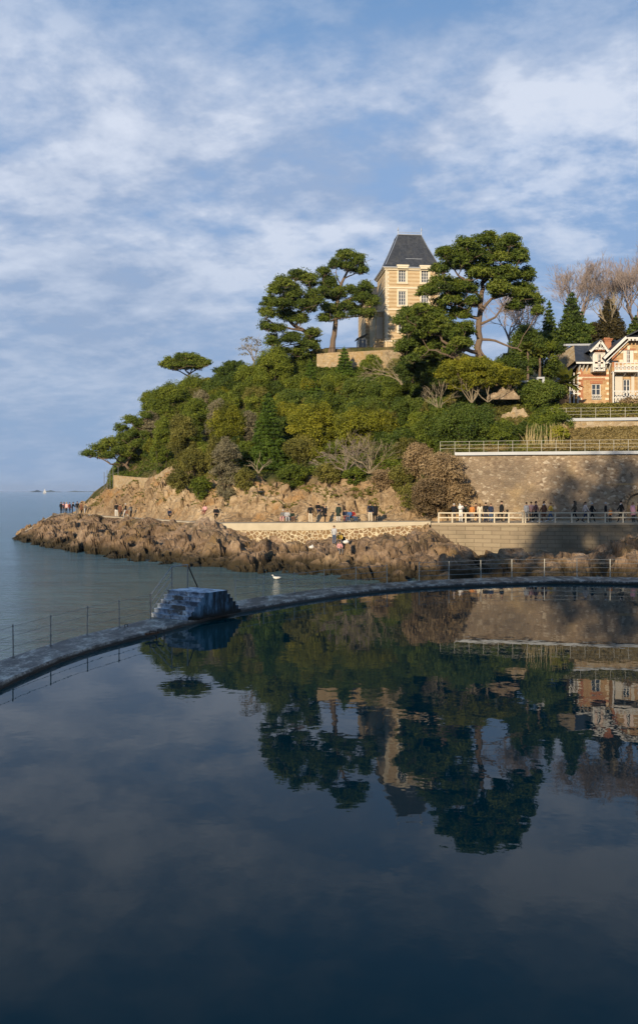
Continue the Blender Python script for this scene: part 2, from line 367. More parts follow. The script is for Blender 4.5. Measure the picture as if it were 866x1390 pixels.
# ------------------------------------------------------------------ terrain of the headland
def row(*pts):
    """pts: (px, D, py) ; py given as a string 'z..' means a height in metres"""
    P=[];D=[];Z=[]
    for px,d,y in pts:
        P.append(px);D.append(d); Z.append(float(y[1:]) if isinstance(y,str) else H-(y-HY)/F*d)
    return np.array(P,float),np.array(D,float),np.array(Z,float)
R=[
 # 0 toe below water
 row((6,121,'z-2.5'),(60,103,'z-2.5'),(150,86,'z-2.5'),(300,73,'z-2.5'),(400,68,'z-2.5'),(500,64,'z-2.5'),(600,62,'z-2.5'),(760,62,'z-2.5'),(1100,56,'z-2.5')),
 # 1 waterline
 row((6,125,'z-2.3'),(20,122,'z-1'),(60,107,'z-1'),(110,98,'z-1'),(150,91,'z-1'),(230,80.5,'z-1'),(300,77,'z-1'),(400,71.5,'z-1'),(500,67.5,'z-1'),(600,65,'z-.9'),(680,66,'z-.9'),(760,66,'z-.9'),(1100,60,'z-.9')),
 # 2 middle of the foreshore
 row((6,127,'z-2.3'),(20,124,731),(60,116,726),(110,106,728),(150,100,734),(230,88,745),(300,84,745),(400,79,754),(450,76,760),(500,74,758),(560,73,748),(610,74,752),(640,74,'z-.1'),(720,75,'z.0'),(780,75,'z.1'),(812,76,'z.1'),(835,77,'z.5'),(866,77.5,'z1.3'),(1100,72,'z1.5')),
 # 3 top of the foreshore below the path
 row((6,130,'z-2.3'),(20,126,728),(45,130,716),(70,136,703),(85,139,700),(115,131,702),(150,121,704),(200,109,707),(245,101,712),(272,97,704),(292,95.5,703),(308,96.2,718),(330,95.0,735),(380,93.4,738),(430,92.1,738),(470,91.0,735),(520,89.5,735),(556,88.4,728),(585,86.4,716),(612,86.3,735),(650,85.6,'z-.5'),(720,84.2,'z-.5'),(800,83.6,'z-.3'),(812,83.4,'z-.3'),(835,82,'z.9'),(866,81,'z1.6'),(1100,78,'z1.8')),
 # 4 path outer edge
 row((6,133,'z-2.2'),(20,128,'z-.9'),(45,133,'z.2'),(70,138,'z1.7'),(85,141,'z1.95'),(115,134,'z1.95'),(160,122,'z1.93'),(250,104,'z1.97'),(300,97,'z2.0'),(430,92.5,'z2.2'),(590,87.6,'z2.5'),(700,85.4,'z2.55'),(866,83.6,'z2.62'),(1100,80,'z2.7')),
 # 5 path inner edge
 row((6,136,'z-2.2'),(20,130,'z-1'),(45,136,'z.3'),(70,141,'z1.7'),(85,144.5,'z2.05'),(115,137.3,'z2.05'),(160,125,'z2.03'),(250,106.5,'z2.07'),(300,100,'z2.1'),(430,95.5,'z2.3'),(590,91,'z2.6'),(700,89,'z2.65'),(866,87,'z2.72'),(1100,84,'z2.8')),
 # 6 foot of the cliff / mid cliff
 row((6,138,'z-2.2'),(45,139,'z-.5'),(85,148,'z1.6'),(105,142,694),(120,139,686),(150,130,684),(250,111,682),(300,104,690),(350,101,684),(430,99,684),(520,96,690),(590,92.5,692),(612,90.2,'z3'),(700,89.6,'z3'),(866,87.6,'z3'),(1100,84.6,'z3')),
 # 7 cliff top
 row((6,140,'z-2.2'),(45,142,'z-1.5'),(85,152,'z-.5'),(108,145,'z2.4'),(128,141,675),(150,137,663),(190,131,655),(235,121,640),(300,111,655),(350,107,653),(400,106,660),(450,104,652),(520,100,650),(560,97,655),(600,93.5,640),(625,90.8,'z8.6'),(700,90.2,'z8.6'),(866,88.2,'z8.6'),(1100,85,'z8.6')),
 # 8 above walkway / lower slope
 row((6,150,'z-2.2'),(85,158,'z-1.5'),(108,152,'z2.2'),(128,149,668),(150,144,655),(190,139,628),(235,129,615),(300,119,620),(350,115,618),(400,113,618),(450,111,612),(520,106,610),(560,102,608),(600,96.5,605),(625,93,'z9.3'),(700,92.5,'z9.3'),(866,90.5,'z9.3'),(1100,87,'z9.3')),
 # 9 mid slope
 row((6,160,'z-2.2'),(85,165,'z-2'),(115,158,'z1.0'),(150,150,650),(190,148,600),(235,140,580),(300,130,575),(350,127,572),(400,126,566),(450,123,560),(520,117,562),(560,112,565),(620,102,570),(700,98,572),(760,97.5,579),(866,96,'z11.7'),(1100,93,'z11.7')),
 # 10 upper slope
 row((6,170,'z-2.2'),(85,172,'z-2.2'),(115,166,'z0'),(150,158,647),(190,156,582),(235,150,548),(300,142,530),(350,138,522),(400,137,515),(450,134,512),(520,129,518),(560,122,522),(620,107,532),(700,104,541),(760,100.5,'z13.2'),(866,99,'z13.2'),(1100,96,'z13.2')),
 # 11 crest
 row((6,180,'z-2.5'),(85,180,'z-2.5'),(115,176,'z-1'),(150,168,645),(190,164,580),(235,158,535),(300,152,512),(350,146,497),(400,142,488),(430,138.6,499),(560,138,502),(600,126,495),(640,108,497),(700,109,520),(760,105.5,'z15.3'),(866,104,'z15.4'),(1100,101,'z15.4')),
 # 12 plateau
 row((6,195,'z-3'),(85,195,'z-3'),(115,190,'z-2'),(150,182,'z7'),(190,178,'z15'),(235,172,'z20'),(300,165,'z23'),(350,160,'z26'),(430,140,'z27'),(560,142,'z27.2'),(620,140,'z26.5'),(700,130,'z22'),(760,124,'z17'),(866,122,'z16'),(1100,118,'z16')),
 # 13 behind
 row((6,210,'z-3'),(115,205,'z-2'),(150,200,'z3'),(235,190,'z17'),(430,175,'z27'),(560,178,'z27.3'),(700,160,'z26.5'),(866,150,'z24.5'),(1100,146,'z23')),
 # 14 far side
 row((6,240,'z-4'),(235,240,'z-4'),(430,240,'z2'),(700,240,'z14'),(1100,240,'z15')),
]
def interp_row(r, px):
    P,D,Z=r
    return np.interp(px,P,D),np.interp(px,P,Z)
PXS=np.arange(8,1062,1.9)
NR=[8,46,56,30,5,20,46,20,24,24,24,12,8,8]         # subdivisions per band
RD=[];RZ=[]
for r in R:
    d,z=interp_row(r,PXS); k=np.ones(9)/9 if False else None
    RD.append(d);RZ.append(z)
grid=[];tt=[]
for i,n in enumerate(NR):
    for j in range(n):
        u=j/n; grid.append((RD[i]*(1-u)+RD[i+1]*u, RZ[i]*(1-u)+RZ[i+1]*u)); tt.append(i+u)
grid.append((RD[-1],RZ[-1])); tt.append(len(R)-1.)
TT=np.array(tt)
GD=np.array([g[0] for g in grid]); GZ=np.array([g[1] for g in grid])     # rows x cols
GX=(PXS[None,:]-CX)/F*GD
def smooth_weight(t):
    """how strongly rock breaks up, by band"""
    w=np.interp(t,[0,.6,1.2,2.4,3.2,3.85,4.0,5.0,5.15,5.6,6.6,7.2,8,9,14],[.5,.8,1,1,.75,.15,0,0,.25,.9,.9,.5,.25,.2,.2]); return w
P3=np.stack([GX.ravel(),GD.ravel(),GZ.ravel()],1)
Wt=np.repeat(smooth_weight(TT),len(PXS))
# outward direction: up and toward the camera on steep bands
dD=np.gradient(GD,axis=0); dZ=np.gradient(GZ,axis=0); L=np.sqrt(dD**2+dZ**2)+1e-6
ny=-(dZ/L).ravel(); nz=(dD/L).ravel()
tb=np.repeat(TT,len(PXS))
wallmask=np.clip((GX.ravel()-(10.6))/1.5,0,1)*((tb>4.9)&(tb<8.6))       # behind the retaining wall keep still
Q=P3@np.array([[1,.15,0.],[-.1,.9,.35],[.12,-.3,1.]])
warp=np.stack([fbm(P3*.5,2,91),fbm(P3*.5,2,92),fbm(P3*.5,2,93)],1)
a1,c1=facets(Q/3.0*np.array([1,1,.8])+warp*.22,11); a2,c2=facets(Q/1.35+warp*.15,23,1.1); a3,c3=facets(Q/.6,37,1.1)
shore=(tb<4)
def sat(c,w):
    u=np.clip(c/w,0,1); return u*u*(3-2*u)
s1,s2,s3=sat(c1,.2),sat(c2,.22),sat(c3,.25); rough_=fbm(P3*2.6,4,55,.65)*.16
disp=np.where(shore, ((a1*1.15+.34)*s1+(a2*.55+.15)*s2+(a3*.24+.05)*s3-.34+rough_)*np.interp(tb,[2.2,2.8,3.4],[1,.75,.55])-(np.exp(-c1*16)*.45+np.exp(-c2*15)*.2), (a1*1.1+.45)*s1+(a2*.65+.22)*s2+(a3*.28+.08)*s3-.35+rough_)
soilm=tb>7.3
disp=np.where(soilm,fbm(P3*.3,4,5)*1.6,disp)
disp=disp*Wt*(1-wallmask)
# edges of the headland stay put far to the left under water
disp=disp*np.clip((np.tile(PXS,len(TT))-8)/14,0,1)
P3b=P3.copy(); P3b[:,1]+=ny*disp*.85; P3b[:,2]+=nz*disp
P3b[:,0]+=fbm(P3*.9,2,77)*.35*Wt*(1-wallmask)
# rock below the path level must not poke over the path
near=(tb>3.0)&(tb<4.0)&(P3b[:,2]>P3[:,2]+.5); P3b[near,2]=P3[near,2]+.5
fl=(tb>.8)&(tb<3.95)&(np.tile(PXS,len(TT))>625)&(np.tile(PXS,len(TT))<815); P3b[fl,2]=np.minimum(P3b[fl,2],P3[fl,2]+.12+.75*np.clip(a1[fl]+a2[fl]*.5,0,1)*s1[fl])
# a mound in front of the wall may not break through it
band=(tb>2.2)&(tb<3.95)&(P3[:,0]>12.3); P3b[band,1]=np.minimum(P3b[band,1],P3[band,1])
low=(tb>2.2)&(tb<=3.95)&(P3[:,0]>14); P3b[low,2]=np.minimum(P3b[low,2],P3[low,2]+.9)
TERR=P3b.reshape(len(TT),len(PXS),3)
def strip(name,t0,t1,mat,smooth=False,skip=None):
    r=np.where((TT>=t0-1e-6)&(TT<=t1+1e-6))[0]; sub=TERR[r[0]:r[-1]+1]; n,m,_=sub.shape
    idx=np.arange(n*m).reshape(n,m); q=np.stack([idx[:-1,:-1],idx[:-1,1:],idx[1:,1:],idx[1:,:-1]],-1).reshape(-1,4)
    o=np_mesh(name,sub.reshape(-1,3),q,mat,smooth=smooth); tag(o,kind='structure'); return o
strip('foreshore_rocks',0,4,M['shore'])
strip('cliff',5,7,M['cliff'])
strip('hillside',7,14,M['soil'],True)
# the path gets its own thickness
strip('footpath',4,5,M['path'],True)

def terr_at(px, py=None, t=None):
    """world point of the hillside met on the ray of (px,py), or at band t"""
    c=int(np.clip(round((px-PXS[0])/1.9),0,len(PXS)-1)); colm=TERR[:,c]
    if t is not None:
        return np.array([np.interp(t,TT,colm[:,k]) for k in range(3)])
    yy=HY-(colm[:,2]-H)/colm[:,1]*F
    s=np.where(TT>=4)[0]
    for i in s:
        if yy[i]<=py: 
            return colm[i].copy()
    return colm[np.argmin(np.where(TT>=4,yy,1e9))].copy()
def path_at(px,u=.5):
    d0,z0=interp_row(R[4],px); d1,z1=interp_row(R[5],px); D=d0*(1-u)+d1*u
    return np.array([(px-CX)/F*D,D,z0*(1-u)+z1*u])

# ------------------------------------------------------------------ sea, pool, far land, sky
b=MB(); xs=[-9000,-3000,-800,-200,60,200,800,3000,9000]; ys=[-90,30,60,100,150,300,800,2500,6000,12000]
for i in range(len(ys)-1):
    for j in range(len(xs)-1):
        b.face([(xs[j],ys[i],SEA),(xs[j+1],ys[i],SEA),(xs[j+1],ys[i+1],SEA),(xs[j],ys[i+1],SEA)])
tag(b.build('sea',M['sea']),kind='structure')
EDGE_IN=[(-3,-2.),(-8.2,3),(-8.9,12),(-9.05,19),(-8.79,25.65),(-8.5,28.1),(-8.16,30.2),(-7.45,32.6),(-6.57,34.7),(-5.6,37.3),(-4.9,39.0),(-3.75,41.6),(-2.8,43.0),(-1.3,45.2),(.26,47.2),(2.0,49.2),(4.0,51.0),(6.0,52.3),(8.2,53.2),(11.1,54.3),(14.3,54.9),(18.4,54.2),(24,52.6),(32,48.5),(40,42),(46,30),(48,10),(48,-2)]
EDGE_OUT=[(-6,-4),(-10.6,3),(-11.6,12),(-11.3,19),(-10.3,27.2),(-9.9,29.9),(-9.35,32.3),(-8.7,34.6),(-7.9,36.6),(-7.04,38.9),(-6.45,40.5),(-5.1,43.6),(-4.2,44.9),(-2.6,47.3),(-.9,49.4),(1.0,51.8),(3.2,53.5),(5.3,54.9),(7.6,56.0),(10.8,57.3),(14.6,58.0),(19.2,57.4),(25.4,55.6),(33.8,51.2),(42.4,44),(49,31),(51.2,10),(51,-2)]
def densify(P,n):
    P=np.array(P,float)
    # catmull-rom
    out=[]
    for i in range(len(P)-1):
        p0=P[max(i-1,0)];p1=P[i];p2=P[i+1];p3=P[min(i+2,len(P)-1)]
        for k in range(n):
            t=k/n; out.append(.5*((2*p1)+(-p0+p2)*t+(2*p0-5*p1+4*p2-p3)*t*t+(-p0+3*p1-3*p2+p3)*t**3))
    out.append(P[-1]); return np.array(out)
EI=densify(EDGE_IN,5); EO=densify(EDGE_OUT,5)
TOPZ=.18
# pool wall: rough walkway top, side face
n=len(EI); K=7
V=[];
jit=lambda p,a,s: a*fbm(np.array([[p[0],p[1],s]])*1.3,3,s)[0]
rows=[]
for i in range(n):
    ri=[]
    a,o_=EI[i],EO[i]
    e=.07*jit(a,1,3); f_=.10*jit(o_,1,4)
    prof=[(-.01,-2.6),(-.01,-.02),(0.0+e*.2,TOPZ-.07),(.05+abs(e)*.4,TOPZ)]
    L_=np.linalg.norm(o_-a)
    for w_,z in prof: ri.append((w_/L_,z))
    for k in range(1,K): 
        u=k/K; q=a*(1-u)+o_*u; ri.append((u,TOPZ+.028*jit(q,1,9)-.012))
    for w_,z in [(.06+abs(f_)*.5,TOPZ-.01),(0,TOPZ-.08),(0,-2.6)]: ri.append((1-w_/L_,z))
    rows.append([tuple(a*(1-u)+o_*u)+(z,) for u,z in ri])
V=np.array(rows); m=V.shape[1]; idx=np.arange(n*m).reshape(n,m)
q=np.stack([idx[:-1,:-1],idx[:-1,1:],idx[1:,1:],idx[1:,:-1]],-1).reshape(-1,4)
o=np_mesh('pool_wall',V.reshape(-1,3),q,M['walk'])
tag(o,'long curving concrete walkway wall enclosing the sea pool','wall')
b=MB(); mid=(EI*.7+EO*.3)
c=(20,20)
for i in range(n-1): b.face([(c[0],c[1],0),(*mid[i],0),(*mid[i+1],0)])
b.face([(c[0],c[1],0),(*mid[-1],0),(30,-6,0)]); b.face([(c[0],c[1],0),(30,-6,0),(-4,-6,0)]); b.face([(c[0],c[1],0),(-4,-6,0),(*mid[0],0)])
tag(b.build('pool_water',M['pool']),kind='structure')
# quay under the camera
b=MB(); b.box(-60,80,-30,-2.5,-3,3.85)
tag(b.build('quay',M['seawall']),kind='structure')
# far low islands on the horizon
def island(name_x0,x1,hmax,D,seed):
    n=40; V=[];Qs=[]
    X0=(name_x0-CX)/F*D; X1=(x1-CX)/F*D
    for j,(dy,hf) in enumerate([(-60,0),(-20,.75),(0,1),(30,.8),(80,0)]):
        for i in range(n+1):
            u=i/n; e=math.sin(PI*u)**.6; h=hmax*e*(.55+.45*fbm(np.array([[u*5,seed,0.]]),3,seed)[0]*1.6)
            V.append((X0+(X1-X0)*u,D+dy,SEA-.5+max(.3,h)*hf if hf else SEA-.5))
    for j in range(4):
        for i in range(n): a=j*(n+1)+i; Qs.append((a,a+1,a+n+2,a+n+1))
    o=np_mesh('far_island',np.array(V),np.array(Qs),M['isle'],smooth=True); tag(o,kind='structure')
M['isle']=simple('distant_land',(.10,.13,.13),(.15,.18,.17),.02,.9)
island(44,55,12,4200,3); island(60,82,14,4300,5); island(92,135,11,4500,8); island(125,190,8,4600,12)

hm=bpy.data.materials.new('haze_air'); hm.use_nodes=True; ht_=hm.node_tree; ht_.nodes.clear(); ho=ht_.nodes.new('ShaderNodeOutputMaterial'); hv=ht_.nodes.new('ShaderNodeVolumePrincipled')
hv.inputs['Color'].default_value=(.80,.88,1,1); hv.inputs['Density'].default_value=6.0e-5; hv.inputs['Anisotropy'].default_value=.2; ht_.links.new(hv.outputs[0],ho.inputs['Volume'])
b=MB(); b.box(-9050,9050,-120,12050,-6,62); o=b.build('haze',hm); tag(o,'thin sea haze over the bay','haze',kind='stuff')
# ------------------------------------------------------------------ world
AZ=math.radians(22); EL=math.radians(17)
w=bpy.data.worlds.new('World'); scene.world=w; w.use_nodes=True; t=w.node_tree; t.nodes.clear()
def N(tp,**k):
    x=t.nodes.new(tp)
    for a,b_ in k.items(): setattr(x,a,b_)
    return x
out=N('ShaderNodeOutputWorld'); bg=N('ShaderNodeBackground'); bg.inputs[1].default_value=.1; t.links.new(bg.outputs[0],out.inputs[0])
sky=N('ShaderNodeTexSky',sky_type='NISHITA'); sky.sun_disc=False; sky.sun_elevation=EL; sky.sun_rotation=PI+AZ; sky.air_density=1.0; sky.dust_density=.6; sky.ozone_density=2.0
tc=N('ShaderNodeTexCoord'); sp=N('ShaderNodeSeparateXYZ'); t.links.new(tc.outputs['Generated'],sp.inputs[0])
def mth(op,a,b_=0.,cl=False):
    x=N('ShaderNodeMath',operation=op,use_clamp=cl)
    for i,v in ((0,a),(1,b_)):
        if isinstance(v,(int,float)): x.inputs[i].default_value=v
        else: t.links.new(v,x.inputs[i])
    return x.outputs[0]
zc=mth('ADD',mth('MAXIMUM',sp.outputs[2],0.),.26)
cx=mth('DIVIDE',sp.outputs[0],zc); cy=mth('DIVIDE',sp.outputs[1],zc); cb=N('ShaderNodeCombineXYZ'); t.links.new(cx,cb.inputs[0]); t.links.new(cy,cb.inputs[1])
def wn(scale,det,rough,sc=(1,1,1),loc=(0,0,0),rot=0,dist=0.):
    mp=N('ShaderNodeMapping'); mp.inputs['Scale'].default_value=sc; mp.inputs['Location'].default_value=loc; mp.inputs['Rotation'].default_value=(0,0,rot); t.links.new(cb.outputs[0],mp.inputs[0])
    x=N('ShaderNodeTexNoise'); x.inputs['Scale'].default_value=scale; x.inputs['Detail'].default_value=det; x.inputs['Roughness'].default_value=rough; x.inputs['Distortion'].default_value=dist; t.links.new(mp.outputs[0],x.inputs[0]); return x.outputs[0]
def rmp(f,st):
    r=N('ShaderNodeValToRGB'); e=r.color_ramp.elements
    while len(e)<len(st): e.new(.5)
    for i,(p,c_) in enumerate(st): e[i].position=p; e[i].color=(*c_,1) if len(c_)==3 else c_
    t.links.new(f,r.inputs[0]); return r.outputs[0]
def mx(f,a,b_,mode='MIX'):
    x=N('ShaderNodeMix',data_type='RGBA',blend_type=mode)
    for i,v in ((0,f),(6,a),(7,b_)):
        if isinstance(v,(int,float,tuple)): x.inputs[i].default_value=v
        else: t.links.new(v,x.inputs[i])
    return x.outputs[2]
def S(r,g,b_,k=10.): c_=srgb(r,g,b_); return (c_[0]*k,c_[1]*k,c_[2]*k,1)
n_big=wn(.95,3,.5,(1,1.0,1),(3.1,1.7,0),.5,.3); n_mid=wn(3.4,6,.58,(1,1.1,1),(5.2,.3,0),.45,.25); n_fine=wn(11,5,.6,(1,1.2,1),(1,2,0),.4)
cover=mth('ADD',mth('MULTIPLY',n_big,.32),mth('ADD',mth('MULTIPLY',n_mid,.42),mth('MULTIPLY',n_fine,.26)))
blue=mx(.9,sky.outputs[0],S(132,162,203))
mask=rmp(cover,[(.40,(0,0,0)),(.47,(.62,.62,.62)),(.55,(1,1,1))])
lit=rmp(mth('ADD',mth('MULTIPLY',wn(1.8,6,.6,(1,1.,1),(7.7,4.1,0),.7,.4),.45),mth('ADD',mth('MULTIPLY',n_mid,.35),mth('MULTIPLY',n_fine,.20))),[(.43,(0,0,0)),(.57,(1,1,1))])
cl=mx(lit,S(150,167,195),S(210,217,231))
c_=mx(mth('MULTIPLY',mask,.92),blue,cl)
# thinner cloud overhead, clearer blue
c_=mx(rmp(sp.outputs[2],[(.39,(0,0,0)),(.53,(.92,.92,.92))]),c_,S(74,126,178))
hz=rmp(sp.outputs[2],[(0.0,(1,1,1)),(.08,(.85,.85,.85)),(.17,(.5,.5,.5)),(.30,(.08,.08,.08))])
c_=mx(mth('MULTIPLY',hz,.85),c_,S(134,158,190))
t.links.new(c_,bg.inputs[0])
sun=bpy.data.lights.new('sun','SUN'); sun.energy=5.0; sun.angle=math.radians(.55); sun.color=(1.,.84,.60)
so=bpy.data.objects.new('sun',sun); COL.objects.link(so)
SD=Vector((math.sin(AZ)*math.cos(EL),math.cos(AZ)*math.cos(EL),-math.sin(EL)))
so.rotation_euler=SD.to_track_quat('-Z','Y').to_euler(); so.location=(-60,-60,60)
cam=bpy.data.cameras.new('camera'); co=bpy.data.objects.new('camera',cam); COL.objects.link(co); scene.camera=co
co.location=(0,0,H); co.rotation_euler=(PI/2,0,0); cam.sensor_fit='VERTICAL'; cam.sensor_height=36; cam.sensor_width=36*866/1390; cam.lens=F/1390*36
cam.shift_y=-(695-HY)/1390*1.0; cam.clip_start=.1; cam.clip_end=60000
scene.view_settings.view_transform='Standard'; scene.view_settings.look='None'; scene.view_settings.gamma=1; scene.view_settings.exposure=.2
scene.cycles.max_bounces=5; scene.cycles.diffuse_bounces=2; scene.cycles.glossy_bounces=3; scene.cycles.transmission_bounces=2
M['palemetal']=simple('pale_painted_steel',(.46,.43,.36),(.56,.53,.45),4,.5)
# ------------------------------------------------------------------ walls and railings
def r4(px,dd=0.):
    d,z=interp_row(R[4],px); return np.array([(px-CX)/F*(d+dd),d+dd,float(z)])
def r5(px,dd=0.):
    d,z=interp_row(R[5],px); return np.array([(px-CX)/F*(d+dd),d+dd,float(z)])
def ribbon(b, P, z0, z1, thick, close=True):
    """upright wall along plan points P; z0,z1 arrays; thickness away from the camera"""
    P=np.array(P)[:,:2]; n=len(P); z0=np.broadcast_to(z0,n); z1=np.broadcast_to(z1,n)
    T=np.gradient(P,axis=0); Nn=np.stack([-T[:,1],T[:,0]],1); Nn/=np.linalg.norm(Nn,axis=1)[:,None]; Nn[Nn[:,1]<0]*=-1
    Q=P+Nn*thick
    for i in range(n-1):
        b.face([(*P[i],z0[i]),(*P[i+1],z0[i+1]),(*P[i+1],z1[i+1]),(*P[i],z1[i])])
        b.face([(*P[i],z1[i]),(*P[i+1],z1[i+1]),(*Q[i+1],z1[i+1]),(*Q[i],z1[i])])
        b.face([(*Q[i+1],z0[i+1]),(*Q[i],z0[i]),(*Q[i],z1[i]),(*Q[i+1],z1[i+1])])
    for i in (0,n-1):
        b.face([(*P[i],z0[i]),(*P[i],z1[i]),(*Q[i],z1[i]),(*Q[i],z0[i])])
    return P,Q,Nn
pxs=lambda a,b_,s: np.append(np.arange(a,b_,s),b_)

# big rubble retaining wall with an arched doorway
rt=empty('retaining_wall',tuple(r5(700)),label='tall rubble stone retaining wall with arched doorway above the promenade',cat='wall')
rt.location=(0,0,0)
WT=lambda px: 8.95
b=MB(); A0,A1=850.,888.
for lo,hi in ((604,A0),(A1,1100)):
    pp=pxs(lo,hi,12); ribbon(b,[r5(p,.25) for p in pp],[float(r5(p)[2])-.5 for p in pp],[WT(p) for p in pp],.9)
pa,pb=r5(A0,.25),r5(A1,.25); zs=float(pa[2]); wA=np.linalg.norm((pb-pa)[:2]); ah=1.55; rr=wA/2
for k in range(14):
    u0,u1=k/14,(k+1)/14; a_=pa*(1-u0)+pb*u0; c_=pa*(1-u1)+pb*u1
    za=zs+ah+math.sqrt(max(0,1-(2*u0-1)**2))*rr*.85; zb=zs+ah+math.sqrt(max(0,1-(2*u1-1)**2))*rr*.85
    b.face([(a_[0],a_[1],za),(c_[0],c_[1],zb),(c_[0],c_[1],8.95),(a_[0],a_[1],8.95)])
    b.face([(a_[0],a_[1],za),(c_[0],c_[1],zb),(c_[0],c_[1]+.6,zb),(a_[0],a_[1]+.6,za)])
    b.face([(a_[0],a_[1],8.95),(c_[0],c_[1],8.95),(c_[0],c_[1]+.9,8.95),(a_[0],a_[1]+.9,8.95)])
b.build('masonry',M['retain'],rt)
b=MB(); b.face([(pa[0],pa[1]+.5,zs-.4),(pb[0],pb[1]+.5,zs-.4),(pb[0],pb[1]+.5,zs+4.),(pa[0],pa[1]+.5,zs+4.)]); b.build('blocked_doorway',M['oldplaster'],rt)
b=MB()
for k in range(13):
    a_=PI*(k+.5)/13; c_=(pa+pb)/2; t_=(pb-pa)/wA
    q=np.array([c_[0],c_[1]-.03,0])+t_*np.array([1,1,0])*math.cos(a_)*(rr+.16)+np.array([0,0,zs+ah+math.sin(a_)*(rr*.85+.16)])
    d_=t_*np.array([1,1,0])*math.cos(a_)+np.array([0,0,math.sin(a_)]); b.bar(q-d_*.17,q+d_*.17,.40,.12)
b.build('arch_stones',M['seawall'],rt)
b=MB(); pp=pxs(820,1000,10)
for p,q in zip(pp[:-1],pp[1:]):
    h=.10+.06*math.sin(p*1.7); a_,c_=r5(p,.22),r5(q,.22); b.bar((a_[0],a_[1],6.12),(c_[0],c_[1],6.12),.08,h)
b.build('mortar_band',M['terrace'],rt)

# upper walkway above the wall: white fascia slab and steel railing
def walkway(px0,px1,dd,z,label,fas=.30,step=28,start=None,rowf=r5,railz=1.05,slope=0.0,ext=None):
    root=empty('raised_walkway',(0,0,0),label=label,cat='walkway')
    b=MB(); pp=pxs(px0,px1,14); zz=[z+slope*(p-px0)/100 for p in pp]
    ribbon(b,[rowf(p,dd) for p in pp],[q-fas for q in zz],zz,1.6); b.build('deck',M['fascia'],root)
    rl=MB(); ps=list(np.arange(ext or px0,px1+1,step))
    zf=lambda p: z+slope*(p-px0)/100
    for p in ps:
        q=rowf(p,dd+.06); pb_=MB(); pb_.tube([(q[0],q[1],zf(p)-.25),(q[0],q[1],zf(p)+railz)],.02,6); pb_.build('post',M['palemetal'],root)
    for h in (.38,.72,railz):
        rl.tube([(*rowf(p,dd+.06)[:2],zf(p)+h) for p in ps],.013,5)
    rl.build('rails',M['palemetal'],root); return root
walkway(617,1090,-.05,9.22,'pale raised walkway with steel railing along the top of the tall rubble wall',step=19.6,ext=597.4)
def r9(px,dd=0.): return np.array([(px-CX)/F*(96.5+dd),96.5+dd,13.])
walkway(768,1090,0,13.0,'short pale walkway with steel railing below the brick villa hedge',rowf=r9,step=20,ext=748,slope=.10)
b=MB(); pp=pxs(756,1090,12)
ribbon(b,[r9(p,.12) for p in pp],9.2,12.70,.8)
tag(b.build('terrace_wall',M['terrace']),'pale rubble wall under the short walkway below the villa','wall')

# promenade sea wall of long blocks
sw=empty('sea_wall',(0,0,0),label='block sea wall carrying the promenade behind the pool',cat='wall')
b=MB(); pp=pxs(585,1100,14)
ribbon(b,[r4(p,-1.45) for p in pp],-2.2,[r4(p)[2]-.16 for p in pp],1.8); b.build('masonry',M['seawall'],sw)
b=MB(); ribbon(b,[r4(p,-1.52) for p in pp],[r4(p)[2]-.155 for p in pp],[r4(p)[2]+.03 for p in pp],1.9); b.build('coping',M['path'],sw)
# cream pointed wall under the path
lw=empty('path_wall',(0,0,0),label='low stone wall with cream pointing carrying the shore path above the rocks',cat='wall')
b=MB(); pp=pxs(303,584,10)
dz=lambda p: .62 if p<430 else .62-.4*min(1,(p-430)/130)
ribbon(b,[r4(p,-.62) for p in pp],-1.5,[r4(p)[2]-dz(p) for p in pp],1.); b.build('masonry',M['pointed'],lw)
b=MB(); ribbon(b,[r4(p,-.68) for p in pp],[r4(p)[2]-dz(p) for p in pp],[r4(p)[2]+.12 for p in pp],1.0); b.build('rendered_cap',M['capstone'],lw)
b=MB(); pp=pxs(84,303,8)
ribbon(b,[r4(p,-.25) for p in pp],[r4(p)[2]-.35 for p in pp],[r4(p)[2]+.09 for p in pp],.5)
tag(b.build('path_kerb',M['capstone']),kind='structure')
# parapet on the point
b=MB(); P=[]; Z0=[]; Z1=[]
for px,D,yt,yb in ((154.5,135.5,645,664),(165,133.7,646,666),(180,131,647.5,667),(195,128.5,648.5,668),(205,127,648.5,668),(215,125,643,664),(225,123,636.5,660),(236,120.5,629.5,655)):
    p=W(px,yt,D); P.append(p); Z1.append(p[2]); Z0.append(W(px,yb,D)[2]-1)
ribbon(b,P,Z0,Z1,.5); tag(b.build('parapet_wall',M['terrace']),'pale stone parapet climbing the rocky point','wall')
rt=empty('point_railing',tuple(W(148,662,137)),label='row of thin pale poles at the seaward end of the parapet',cat='railing')
o0=np.array(rt.location)
for px,yt in ((142,641),(146,638),(150,636),(154,634),(161,634)):
    b=MB(); p=W(px,yt,137); b.tube([p-o0,W(px,664,137)-o0],.045,5); b.build('post',M['metal'],rt)
b=MB(); b.tube([W(142,648,137)-o0,W(154,643,137)-o0,W(161,641,137)-o0],.025,4); b.build('rail',M['metal'],rt)
# terrace wall below the tower
b=MB(); P=[];Z1=[];Z0=[]
for px,D,yt,yb in ((430,138,480.5,506),(450,137,478.5,506),(480,137,477.5,508),(505,137.5,476,508),(530,138,475,508),(560,139,474,508),(590,140,474,505)):
    p=W(px,yt,D); P.append(p); Z1.append(p[2]); Z0.append(W(px,yb,D)[2])
ribbon(b,P,Z0,Z1,.7); tag(b.build('garden_wall',M['terrace']),'pale stone terrace wall at the foot of the tall tower house','wall')
